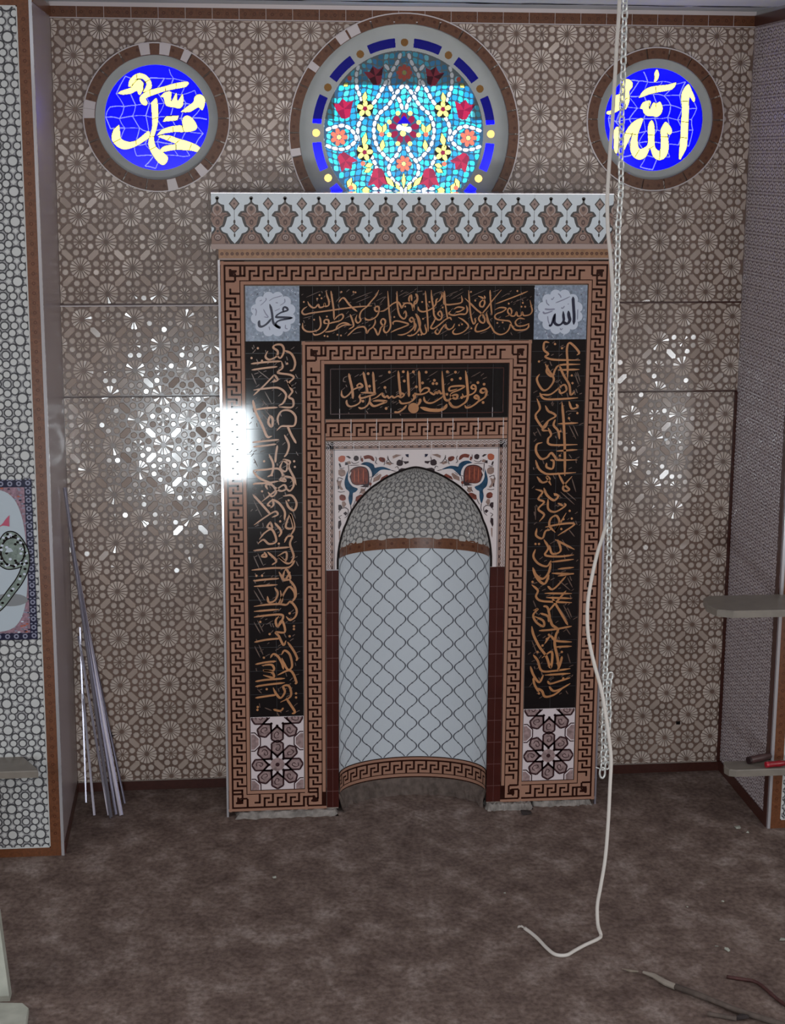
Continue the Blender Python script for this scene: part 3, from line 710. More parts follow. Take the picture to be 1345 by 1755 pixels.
for z in (2.232, 2.470): mb.box(-.462, .455, -.0050, -.003, z - .002, z + .002, crown_bd)
for x in (-.462, .455): mb.box(x - .002, x + .002, -.0050, -.003, 2.230, 2.472, crown_bd)
mb.build('tile_joints', sp)
def ink(parent, ox, oy, s, Ls, wd, dots=(), thin=(), dwd=None, m=gold, m2=gold_dim, blob=None):
    mb = MB(); fn = mm(None, ox, oy, s, -.0042); rr = random.Random(len(Ls)); k = 0
    for L in thin: mb.stroke(L, wd * .45, m2, .0003, fn)
    A_ = np.array([q for L in Ls for q in (L[1:] if isinstance(L[0], (int, float)) else L)], float); lo, hi = A_.min(0), A_.max(0)
    for _ in range(len(Ls) * 3):                                              # the small vowel marks between the letters
        u, v = rr.uniform(lo[0], hi[0]), rr.uniform(lo[1], hi[1]); q_ = wd * rr.uniform(1.2, 2.6); t_ = rr.choice((-.5, -.5, 1.2, 2.4)) + rr.uniform(-.2, .2)
        mb.stroke([(u, v), (u + q_ * math.cos(t_) * .5, v + q_ * math.sin(t_) * .6), (u + q_ * math.cos(t_), v + q_ * math.sin(t_))], wd * rr.uniform(.3, .5), m2, .0003, fn)
    for L in Ls:
        w_ = wd
        if isinstance(L[0], (int, float)): w_, L = L[0], L[1:]
        k += 1; mb.stroke(L, w_, m, .0006 + .00012 * (k % 5), fn)
    for x, y in dots: mb.dot(x, y, (dwd or wd) * .62, (dwd or wd) * .62, m, .0012, fn, 6, .5)
    if blob: mb.dot(*blob, m, .0014, fn, 24)
    mb.build('inscription', parent)
H1 = [[(815,283),(650,294),(500,313),(300,341),(150,362),(75,377),(48,350),(68,315),(105,290)],[(110,235),(125,268),(160,300),(195,300),(225,268),(242,300),(285,290),(295,255),(305,288),(340,275),(342,230),(322,170),(312,118)],
 [(365,118),(380,220),(395,330),(398,430)],[(398,440),(440,395),(485,375),(500,405),(465,445),(385,465),(330,482)],[(330,478),(293,470),(298,438),(335,438),(340,480),(312,540),(250,588),(190,602),(165,582)],
 [(55,470),(58,528),(98,562),(160,566),(225,545),(252,500),(250,440),(238,395)],[(890,110),(860,170),(805,235),(760,290),(700,340),(680,400),(692,440),(660,470),(636,435),(652,380)],[(655,345),(610,312),(560,262),(512,200),(480,205),(450,245)],
 [(890,325),(868,345),(845,320),(862,290),(892,300),(885,365),(850,412),(790,437),(748,430),(738,408)],[(545,612),(570,590),(640,530),(720,512),(748,540),(760,582),(785,545),(825,515),(850,470),(850,430)],[(830,520),(852,545),(880,602),(902,560),(915,520),(952,490),(962,445),(932,425),(912,458),(930,492),(960,500)],
 [(955,500),(945,550),(970,577),(1002,550),(1020,500),(1012,420),(1000,300),(988,120)],[(1048,490),(1050,460),(1100,450),(1215,482),(1160,515),(1080,545),(1020,575)],[(900,345),(960,330),(1040,262),(1100,242),(1130,282),(1145,305),(1170,262),(1235,245)],[(1150,250),(1240,258),(1262,300),(1270,330),(1282,240),(1305,225),(1315,180),(1302,148)],[(1225,240),(1222,195),(1245,165),(1252,230)],
 [(1090,122),(1092,240),(1105,345),(1130,402),(1170,425),(1192,385),(1180,342),(1160,372)],[(1275,435),(1250,460),(1228,435),(1250,410),(1275,440),(1278,510),(1220,570),(1150,600),(1098,600)],[(1300,368),(1330,420),(1345,480),(1330,540),(1290,590),(1240,610),(1200,605)],[(392,548),(425,540),(465,515),(520,492),(590,492)],[(570,480),(500,470),(440,500),(418,540),(370,560),(300,572)],[(575,375),(600,440),(612,505),(560,540)]]
T1 = [[(95,188),(250,122)],[(600,215),(820,128)],[(640,248),(800,180)],[(1110,175),(1200,125)],[(1150,188),(1280,120)],[(900,260),(960,190)],[(1020,360),(1080,310)],[(60,420),(160,395)],[(420,240),(470,180)],[(600,590),(700,570)],[(860,230),(960,180)],[(520,420),(640,370)]]
D1 = [(240,165),(215,205),(262,200),(68,240),(180,435),(320,400),(295,612),(328,618),(437,600),(475,608),(612,130),(1060,405),(635,135),(480,130),(1180,290)]
ink(hp, 510, 480, 6.405, H1, 18, D1, T1)
H2 = [[(12,148),(35,200),(22,250),(0,266)],[17,(120,118),(130,250),(143,400),(152,565)],[(185,108),(190,200),(208,300),(216,385),(250,432),(290,430),(302,380),(282,340),(258,370),(285,402)],[(40,290),(50,330),(100,347),(180,320),(232,270),(240,220),(258,200)],[(240,250),(280,220),(300,180),(310,138),(325,205),(325,255),(360,270),(430,265),(508,250),(525,220),(515,170)],
 [16,(330,118),(338,250),(352,350),(365,430)],[(410,440),(385,412),(330,442),(270,492),(210,532),(180,520),(208,468),(240,405)],[18,(400,338),(378,368),(430,386),(500,374),(560,372),(582,330),(570,278)],[18,(430,320),(480,296),(545,308),(500,342),(450,352)],[16,(595,112),(605,250),(620,395),(648,480),(670,455),(662,415)],
 [(555,200),(620,262),(680,322),(745,375),(772,430),(760,470),(722,455),(708,412),(750,360),(800,302),(850,232),(955,108)],[(700,175),(752,200),(772,250),(750,292),(720,282),(724,242),(772,200),(765,170)],[16,(830,108),(836,230),(850,382)],[16,(890,262),(1000,220),(1130,170),(1245,122)],
 [17,(880,328),(938,302),(1005,310),(970,345),(905,370),(882,400),(905,430),(980,442),(1040,450),(1068,482)],[16,(1000,402),(1062,372),(1062,322),(1035,310),(1025,350),(1060,390),(1100,392),(1120,350),(1132,392),(1170,390),(1182,350),(1200,388),(1262,380),(1292,340),(1282,282),(1268,220)],
 [17,(1212,428),(1150,420),(1108,460),(1132,502),(1200,500),(1262,475)],[(1255,480),(1248,520),(1200,546),(1110,546),(1068,500),(1050,482)],[17,(1050,480),(1040,532),(1000,580),(938,597),(880,570),(850,520),(820,470),(798,400),(790,350)],[(792,350),(802,450),(832,500),(782,542),(700,566),(668,550),(680,500),(702,470)],
 [16,(480,408),(540,442),(592,500),(560,552),(500,586),(440,592),(422,566),(450,530)],[(442,478),(420,522),(380,542),(350,522),(340,488),(300,530),(260,592),(228,570),(252,530)],[(10,368),(40,430),(60,520),(82,582),(112,592),(132,560),(112,490)],[(0,470),(15,500),(0,560)]]
T2 = [[(380,160),(480,120)],[(400,212),(540,130)],[(620,180),(780,108)],[(1080,250),(1230,185)],[(270,602),(380,540)],[(540,602),(620,560)],[(200,160),(310,120)],[(1130,582),(1250,540)],[(860,130),(930,105)],[(950,190),(1040,140)],[(20,130),(90,120)],[(720,590),(800,560)]]
D2 = [(1190,250),(1175,292),(1215,292),(1035,258),(490,495),(522,485),(910,470),(968,465),(625,530),(95,425),(85,240),(165,240),(45,600),(75,600),(310,300),(620,130),(668,225),(1130,120)]
ink(hp, 710, 480, 6.405, H2, 18, D2, T2)
I1 = [[34,(203,132),(222,230),(246,330),(262,430),(266,525)],[(92,395),(95,470),(138,500),(200,462),(262,392),(340,352),(415,335),(375,290),(332,318),(345,345)],[34,(425,108),(445,200),(468,300),(485,400),(480,425)],[34,(573,108),(585,250),(595,400),(600,445)],[30,(385,432),(500,430),(612,446),(520,480),(410,512),(368,500),(380,452)],
 [(370,500),(382,560),(332,612),(240,642),(190,625),(168,580),(174,540)],[(530,480),(520,570),(470,642),(400,672),(348,655)],[(560,532),(632,500),(712,440),(722,472),(762,502),(790,480),(822,512),(860,486),(900,506),(960,482),(1010,502),(1052,462),(1005,438),(990,480)],[34,(963,92),(975,250),(990,400),(1002,485)],
 [34,(570,560),(660,552),(782,565),(700,602),(600,636),(548,610),(528,560)],[(975,540),(1010,592),(1080,592),(1150,572),(1210,522),(1222,470),(1210,432)],[34,(1108,92),(1115,250),(1125,400),(1126,495)],[34,(1280,92),(1290,250),(1300,432)],[(1210,440),(1260,456),(1345,452)],[40,(1300,520),(1290,582),(1240,642)],[36,(900,727),(960,732),(1040,682),(1092,622)]]
TI1 = [[(680,295),(915,163)],[(290,190),(360,148)],[(182,178),(130,202),(120,255),(160,262)],[(1180,196),(1250,150)],[(480,695),(525,665)],[(680,660),(720,640)],[(870,595),(940,565)]]
DI1 = [(500,138),(826,115),(1040,108),(776,672),(520,330),(758,350),(1195,110),(1240,340),(420,560),(1055,250)]
ink(sp, 575, 625, 8.967, I1, 29, DI1, TI1, 38, blob=(1196, 666, 82, 80))
I2 = [[(20,462),(60,452),(120,456),(200,442),(268,400),(258,362),(200,360),(150,402),(130,440)],[(20,462),(42,500),(10,560)],[(270,412),(312,442),(350,457),(370,420),(400,442),(420,402),(450,442),(482,430),(480,380)],[(190,490),(202,552),(250,587),(330,582),(420,532),(490,482)],[34,(470,98),(480,250),(490,400),(512,522),(560,552),(602,520),(640,470),(702,468),(690,522),(620,502),(590,460)],
 [30,(590,460),(640,422),(742,382),(812,335),(740,325),(620,335),(580,362),(592,402),(702,372)],[36,(830,92),(845,200),(860,350),(866,482),(840,562),(780,612),(702,652),(630,642),(590,592),(580,560)],[(780,442),(802,492),(862,472),(932,450),(982,402),(982,332),(942,312),(918,350),(950,372),(982,352)],
 [34,(820,622),(840,657),(900,652),(970,612),(1030,562),(1082,532),(1132,492),(1152,430),(1132,372),(1080,372),(1060,412),(1100,432),(1142,402)],[32,(1030,562),(1032,502),(992,470),(968,502),(1020,532)],[52,(135,655),(250,690),(330,700),(430,700),(510,668),(546,605)]]
TI2 = [[(265,182),(400,100)],[(530,190),(650,130)],[(915,190),(1062,110)],[(1090,222),(1160,190)],[(390,630),(480,600)],[(0,200),(90,150)]]
DI2 = [(225,115),(352,240),(332,290),(386,290),(676,115),(1115,300),(550,108),(750,210),(620,230),(170,280),(1020,275),(1100,580),(545,455),(770,505)]
ink(sp, 705, 625, 8.967, I2, 29, DI2, TI2, 38)
L1 = [[(372,90),(355,130),(382,152),(432,130),(442,92),(410,65),(430,45),(472,48),(487,90),(462,140),(430,115)],[(487,85),(540,110),(567,170),(555,222),(528,232)],[(250,182),(350,170),(470,163)],[(255,226),(350,212),(440,202)],[(470,165),(477,210),(442,245),(530,260),(557,282),(522,320),(540,352),(505,300)],[14,(420,258),(350,332),(268,408)],[(420,260),(442,298),(402,312)],[(268,370),(360,358),(450,355),(502,402),(482,460),(448,482)],[(450,490),(545,492),(552,440),(522,420),(547,380),(525,348)],
 [16,(265,440),(272,480),(290,540),(330,620),(366,702),(402,700)],[(270,512),(350,500),(442,494)],[16,(387,548),(375,602),(400,632),(406,580),(387,550)],[(450,620),(442,570),(472,520),(530,518),(570,560),(562,622),(510,628),(468,630),(435,660)],[(510,622),(540,690),(575,752)],[(490,690),(522,760),(510,820),(488,850)],[(260,745),(350,735),(452,725)],[(265,777),(350,768),(432,757)],[(380,830),(410,900),(400,970),(368,992)],[(440,765),(430,830),(425,890)],[14,(482,870),(460,930),(500,952),(512,900),(482,870),(530,882),(522,922),(560,1000),(575,1050)],[(265,946),(350,940),(452,935),(482,1000),(452,1025)],[(270,1050),(280,1040),(370,1035),(450,1022)],[(265,950),(310,1000),(402,1040)],[(492,980),(460,1012),(500,1022),(482,990),(542,1000),(557,1050),(530,1092),(498,1070)],
 [14,(370,1082),(358,1050),(402,1050),(432,1100),(402,1132),(372,1100)],[(328,1170),(400,1112),(482,1050),(502,1080),(460,1092),(420,1062)],[14,(392,1202),(370,1190),(402,1160),(412,1192),(390,1215)],[(265,1120),(330,1190),(392,1262)],[(400,1150),(452,1180),(492,1240),(490,1302)],[(480,1130),(542,1125),(577,1180),(560,1232),(522,1210),(500,1160)],[14,(272,1337),(350,1282),(422,1240),(442,1262),(400,1282)],[(392,1310),(368,1350),(402,1357),(390,1312)],[(420,1320),(467,1380),(450,1422)],[(530,1250),(500,1350),(552,1352),(530,1252),(562,1350),(530,1420)],
 [(310,1440),(350,1392),(402,1370),(432,1452),(380,1472),(340,1442),(300,1470)],[(268,1520),(400,1506),(530,1495)],[(490,1462),(512,1420),(547,1420),(530,1472),(557,1560),(530,1612)],[(347,1540),(328,1560),(362,1562),(345,1530)],[(370,1530),(432,1592),(400,1622)],[14,(440,1560),(502,1530),(500,1592),(452,1562),(510,1612),(567,1590)],[(255,1660),(400,1645),(520,1640),(567,1592)],[15,(492,1660),(480,1722),(532,1722),(510,1660),(490,1662)],[(270,1737),(350,1727),(452,1720)]]
TL1 = [[(255,250),(290,330)],[(300,230),(380,290)],[(320,430),(380,500)],[(350,380),(400,470)],[(320,520),(380,600)],[(350,510),(400,570)],[(270,1160),(330,1280)],[(300,1540),(340,1630)],[(270,1560),(310,1650)],[(270,860),(300,920)],[(520,350),(560,330)],[(300,600),(340,560)],[(540,1200),(570,1290)]]
DL1 = [(255,140),(300,70),(330,1095),(420,300),(345,880),(560,880),(565,920),(330,160),(510,180),(400,980),(520,1160),(450,1470),(460,1310),(290,1700),(330,1700)]
ink(lp, 370, 580, 4.18, L1, 14.5, DL1, TL1)
L2 = [[(260,62),(440,45)],[(265,102),(430,90)],[15,(440,0),(478,60),(502,30),(520,0)],[(510,50),(552,110),(557,170),(540,192)],[(360,170),(370,212),(412,200),(432,150),(410,110)],[(450,130),(462,200),(440,222),(502,110),(542,130),(552,180),(520,222)],[(265,242),(350,230),(440,225),(492,230),(522,208),(562,260),(557,310),(520,337),(490,312)],[(265,277),(440,262)],[15,(265,317),(350,305),(460,300),(462,340),(430,382),(418,340),(440,310)],[(430,382),(462,340),(482,420),(418,422),(440,450),(472,512),(490,480)],[(268,492),(350,475),(452,465)],[(500,490),(542,550),(567,602),(560,622)],[15,(380,602),(400,575),(432,590),(462,640),(472,682)],[(458,580),(480,550),(517,580),(532,660),(500,682),(460,602)],[(275,647),(350,632),(422,625)],[15,(320,655),(390,650),(402,690),(330,690),(392,702),(402,740),(330,722)],[15,(430,722),(520,690),(562,770),(550,782)],[(275,767),(350,755),(482,745)],[(275,802),(350,790),(482,775)],[15,(400,810),(420,852),(452,882),(482,840),(470,800),(512,800),(522,870),(450,912)],[(275,882),(350,870),(422,860)],[15,(490,882),(522,930),(552,980),(530,992)],[(400,962),(450,972),(472,950)]]
TL2 = [[(265,130),(320,220)],[(290,110),(340,200)],[(265,350),(310,430)],[(290,340),(330,420)],[(270,520),(310,600)],[(300,510),(330,580)],[(290,820),(320,850)],[(350,370),(400,340)],[(340,950),(390,970)]]
DL2 = [(355,820),(310,350),(375,435),(560,850),(560,878),(335,600),(515,290),(545,380),(545,400),(292,945),(515,450),(290,965)]
ink(lp, 370, 980, 4.08, L2, 14.5, DL2, TL2)
R1 = [[(340,30),(305,28),(300,80),(332,112),(310,130),(370,152),(560,155)],[15,(470,290),(470,180),(465,80),(480,33),(512,50),(552,100),(535,120)],[(330,188),(320,240),(360,272),(382,222),(420,190),(560,185)],[(400,226),(555,222)],[(310,180),(332,225),(372,292),(340,352),(300,372),(268,340),(250,290),(270,255)],[(275,400),(350,400),(440,332),(462,370),(420,392),(410,350)],[(270,390),(302,432),(400,435),(545,425)],[15,(410,190),(440,260),(482,332),(492,402),(522,380)],[(250,430),(272,500),(240,550),(262,602),(300,642),(332,600)],[15,(310,480),(332,520),(372,540),(382,560),(330,592),(290,652),(332,662)],[17,(430,458),(442,600),(450,800),(450,985)],[(480,450),(500,502),(542,490),(530,470)],[(382,580),(370,622),(402,662),(412,722)],[(400,612),(545,605)],[(330,640),(352,690),(330,722),(352,762),(540,760)],[(390,807),(540,797)],[16,(290,745),(250,760),(245,812),(280,862),(322,852),(352,820),(382,852),(400,870),(540,870)],
 [(240,870),(262,930),(300,962),(350,972),(530,960)],[(320,890),(320,922),(362,932),(370,880),(345,870)],[(400,960),(442,1040),(482,1082),(450,1092),(440,1060),(502,988)],[(250,990),(290,1032),(342,1010),(320,990),(352,1052)],[16,(300,1070),(322,1122),(372,1160),(402,1130),(370,1110)],[(240,1080),(290,1100),(260,1150),(302,1172),(260,1222),(302,1262),(268,1312)],[(330,1150),(332,1222),(382,1242),(450,1202),(450,1180)],[(400,1180),(440,1200)],[15,(382,1390),(340,1342),(350,1290),(390,1270),(412,1320),(382,1382),(460,1250)],[(400,1412),(520,1330),(420,1330),(310,1352)],[(250,1360),(245,1412),(290,1432),(312,1380),(350,1370)],[15,(300,1440),(332,1500),(310,1552),(410,1562),(515,1550)],[(400,1440),(420,1522),(360,1542),(340,1480)],[(380,1440),(520,1512)],[(350,1602),(515,1582)],[(240,1510),(225,1562),(260,1612),(322,1632),(352,1590)],[17,(220,1640),(242,1692),(290,1722),(332,1682),(352,1610)],[(400,1652),(515,1640)],[(400,1702),(515,1682)]]
TR1 = [[(520,250),(550,330)],[(540,240),(560,310)],[(480,620),(530,720)],[(510,620),(545,700)],[(420,1100),(520,1190)],[(460,1100),(530,1160)],[(500,1000),(530,1100)],[(430,1440),(480,1520)],[(240,1200),(240,1300)],[(250,640),(280,700)],[(460,520),(540,520)],[(480,830),(500,860)],[(480,1370),(520,1420)]]
DR1 = [(500,265),(505,320),(540,535),(480,572),(418,665),(415,840),(265,165),(430,70),(240,1472),(265,1472),(485,1235),(440,1295),(425,1365),(380,1120),(500,1290),(380,40)]
ink(rp, 860, 580, 4.18, R1, 14.5, DR1, TR1)
R2 = [[17,(300,0),(342,62),(382,82),(412,20)],[(430,10),(585,15)],[(290,90),(332,130),(320,172),(352,202),(450,210),(570,215)],[(400,100),(442,120),(530,30)],[(380,150),(570,152)],[(390,180),(570,186)],[15,(400,282),(470,202),(530,132)],[(430,180),(502,302),(542,372)],[(300,270),(332,260),(300,302),(322,352),(372,382),(370,342),(310,312)],[(350,290),(402,310),(410,352)],[(340,412),(450,402),(570,380)],[17,(420,320),(432,370),(472,402),(460,440),(450,502),(470,602),(480,692)],[16,(290,380),(302,440),(342,522),(392,592),(422,672),(430,560),(360,602)],[15,(380,502),(420,450),(460,482),(570,490)],[(450,526),(570,520)],[16,(502,590),(490,640),(470,692)],[(300,580),(332,622),(360,692),(450,692),(560,676)],[15,(280,660),(302,722),(342,772),(372,720)],[(380,722),(560,710)],[(400,762),(420,782),(490,762),(560,740)],[15,(410,800),(440,832),(490,820),(560,780)],[16,(320,812),(360,832),(382,872),(440,862),(502,820)],[(370,240),(400,250),(420,330)],[(300,740),(310,790),(340,840)]]
TR2 = [[(480,250),(540,340)],[(510,230),(560,330)],[(540,250),(570,320)],[(300,200),(320,250)],[(520,380),(560,440)],[(290,480),(330,580)],[(540,570),(560,640)],[(310,790),(330,840)],[(480,60),(560,130)],[(540,40),(575,110)]]
DR2 = [(340,850),(510,745),(365,515),(395,470),(295,70),(500,560),(470,640),(410,440),(330,560)]
ink(rp, 840, 980, 4.08, R2, 14.5, DR2, TR2)

# ---- roundel tiles in the upper corners
for x0, x1, z0, z1, ox, oy, s, cxp, czp, S, TH in (
   (-.900, -.622, 2.618, 2.902, 420, 485, 13.45, 645, 715, [[26,(565,485),(600,600),(622,720),(635,850),(660,935),(720,990),(800,1035)],[32,(820,1040),(740,1000),(690,950)],[24,(690,955),(730,900),(800,860),(900,840),(1020,820),(1095,800)],[28,(1095,805),(950,795),(800,790),(690,790)],[24,(690,790),(740,735),(830,680),(920,650),(980,625),(960,575),(900,555),(875,600),(880,660)],[30,(605,815),(540,900),(460,970),(380,1005),(330,985),(320,910),(335,860)]],
    [[(550,415),(650,350),(760,320),(850,290)],[(680,650),(760,610),(800,590)],[(800,520),(880,470),(915,430),(910,360)],[(350,520),(440,440),(485,380),(470,345)],[(330,420),(390,390)],[(420,600),(470,700),(530,790),(430,780)],[(230,590),(260,650),(240,760)],[(550,1000),(570,1090)],[(930,960),(930,1040),(980,1060)],[(160,600),(200,590)],[(700,450),(760,460)]]),
   (.611, .893, 2.618, 2.902, 910, 485, 13.45, 670, 665, [[34,(965,315),(970,450),(980,600),(990,780),(980,960)],[36,(858,640),(870,760),(890,850),(850,925),(790,935),(755,890)],[30,(738,650),(745,770),(750,860),(700,940),(620,970),(550,930),(535,850),(560,720)],[26,(560,700),(520,790),(490,900),(450,985),(410,960)]],
    [[28,(560,460),(660,420),(780,370),(900,310)],[(620,240),(670,290),(690,340)],[(460,360),(490,380),(530,320)],[40,(310,600),(420,610),(550,600)],[40,(270,660),(310,700),(400,680),(500,640)],[(350,380),(360,460),(420,520)],[30,(690,570),(730,580),(770,530)],[(380,760),(390,860),(420,950)],[(1075,600),(1070,720),(1065,850)],[(670,1040),(690,1080),(730,1040)],[(840,490),(870,480)]])):
    mb = MB(); mb.box(x0, x1, -.004, 0, z0, z1, rou_bg); t = mb.build('roundel_tile', NI)
    mb = MB(); fn = mm(None, ox, oy, s, -.0042)
    rr = random.Random(4)
    for k in range(150):
        u, v = rr.uniform(80, 1240), rr.uniform(90, 1320)
        if math.hypot(u - cxp, v - czp) < 545: continue
        u = min(max(u, 60 if x0 < 0 else 110), 1215 if x0 < 0 else 1235); v = min(max(v, 140), 1235)
        a = rr.random() * 6.3; L = rr.uniform(20, 50); mb.stroke([(u, v), (u + L * math.cos(a), v + L * math.sin(a)), (u + L * math.cos(a + .8), v + L * math.sin(a + .8) * 1.3)], 13, rou_gy if k % 3 else rou_wh, .0003, fn)
    for k in range(12):
        a = 2 * math.pi * (k + .5) / 12; mb.dot(cxp + 400 * math.cos(a), czp + 400 * math.sin(a), 128, 128, rou_wh, .0006 + .00002 * k, fn, 18)
    mb.dot(cxp, czp, 440, 440, rou_wh, .0010, fn, 36); mb.build('scalloped_roundel', t)
    mb = MB()
    for q in TH:
        w_ = 22
        if isinstance(q[0], int): w_, q = q[0], q[1:]
        mb.stroke(q, w_, rou_gy, .0014, fn)
    for q in S: mb.stroke(q[1:], q[0] * 1.9, navy, .0018, fn)
    mb.build('inscription', t)

# ---- star tile panels at the feet
def clipfn(f, x0, x1, z0, z1):
    def g(u, v, h):
        q = f(np.asarray(u), np.asarray(v), h); q[:, 0] = np.clip(q[:, 0], x0, x1); q[:, 2] = np.clip(q[:, 2], z0, z1); return q
    return g
for x0, x1 in ((-.903, -.614), (.604, .893)):
    mb = MB(); mb.box(x0, x1, -.004, 0, .150, .572, star_bg)
    xc = (x0 + x1) / 2; k = .289 / 1080.; base = rotor((xc, .572), (k, 0), (0, -k), -.0042); fn = clipfn(base, x0 + .002, x1 - .002, .152, .570)
    def ln(a, b2, w_=36, h=.0012): mb.stroke([a, b2], w_, star_ln, h, fn, taper=False)
    for cy in (30, 1030):
        for j in range(8):
            a = math.pi / 4 * j; ca, sa = math.cos(a), math.sin(a)
            R_ = lambda r, t: (r * sa + t * ca, cy - r * ca + t * sa)
            pet = [R_(525, 0), R_(455, 118), R_(290, 118), R_(190, 0), R_(290, -118), R_(455, -118)]
            if min(q[1] for q in pet) > 1440 or max(q[1] for q in pet) < 10: continue
            mb.piece(pet, star_fill, .0005, fn)
            for i in range(6): ln(pet[i], pet[(i + 1) % 6])
            ln(R_(290, 118), R_(90, 118), 30); ln(R_(290, -118), R_(90, -118), 30)
            mb.stroke([R_(420, -40), R_(430, 35), R_(370, 60), R_(300, 20), R_(330, -30), R_(380, 0)], 16, star_ln, .0008, fn)
        mb.dot(0, cy, 150, 150, star_fill, .0014, fn, 8) if cy > 100 else None
        if cy > 100: mb.dot(0, cy, 45, 45, star_ln, .0018, fn, 8)
    for sx in (-1, 1):
        for cy in (530, 1530):
            mb.dot(sx * 540, cy, 225, 225, star_ln, .0006, fn, 8, math.pi / 8); mb.dot(sx * 540, cy, 200, 200, star_bg, .0008, fn, 8, math.pi / 8); mb.dot(sx * 540, cy, 175, 175, star_fill, .0010, fn, 8, math.pi / 8)
    mb.build('star_tile_panel', NI)

# ---- spandrel panel around the arch
SX0, SX1, SZ0, SZ1 = -.487, .480, 1.387, 2.084
mb = MB(); from mathutils.geometry import tessellate_polygon
loop = [(SX0, SZ0)] + ARCH + [(SX1, SZ0), (SX1, SZ1), (SX0, SZ1)]
tri = tessellate_polygon([[Vector((a, b2, 0)) for a, b2 in loop]])
mb.add([(a, -.004, b2) for a, b2 in loop] , [tuple(t) for t in tri], cream)
ap = smooth_path(ARCH); n = len(ap)
mb.add([(x, -.004, z) for x, z in ap] + [(x, .02, z) for x, z in ap], [(i, i + 1, n + i + 1, n + i) for i in range(n - 1)], cream)
span = mb.build('spandrel_panel', NI)
mb = MB(); fn = plane(-.0042)
mb.stroke([(XC + (x - XC) * 1.01, z + .002) for x, z in ARCH], .011, black, .0022, fn, taper=False)
mb.build('arch_edge', span)
def border(o, d, nrm, L):
    f = rotor(o, d, nrm, -.0042); rect(mb, 0, L, .002, .040, sp_tau, .0003, f); n = round(L / .0218); p = L / n
    rect(mb, 0, L, .043, .0455, sp_dk, .0006, f)
    for i in range(n):
        a = i * p; mb.piece([(a, .012), (a + p / 2, .020), (a + p, .012), (a + p, .016), (a + p / 2, .0235), (a, .016)], cream, .0008, f)
        mb.piece([(a, .002), (a + p / 2, .010), (a + p, .002), (a + p, .004), (a + p / 2, .0135), (a, .004)], cream, .0008, f)
        if i % 2 == 0: mb.piece([(a + p / 2 + .005, .034), (a + p / 2 + .007 + .006, .034), (a + p / 2 + .008, .024)], sp_dk, .0012, f); mb.piece([(a + p * .5 - .006, .034), (a + p * .5 + .006, .034), (a + p * .5, .024)], sp_dk, .0012, f)
mb = MB()
border((SX0, SZ0), (0, 1), (1, 0), SZ1 - SZ0); border((SX1, SZ0), (0, 1), (-1, 0), SZ1 - SZ0); border((SX0, SZ1), (1, 0), (0, -1), SX1 - SX0)
for k in (-.34, -.205, .075, .21): 
    mb.box(k - .0016, k + .0016, -.0062, -.004, 2.0, SZ1, cream)
mb.box(SX0, -.424, -.008, -.003, SZ0 - .001, SZ0 + .004, white_trim)
mb.build('border_tiles', span)
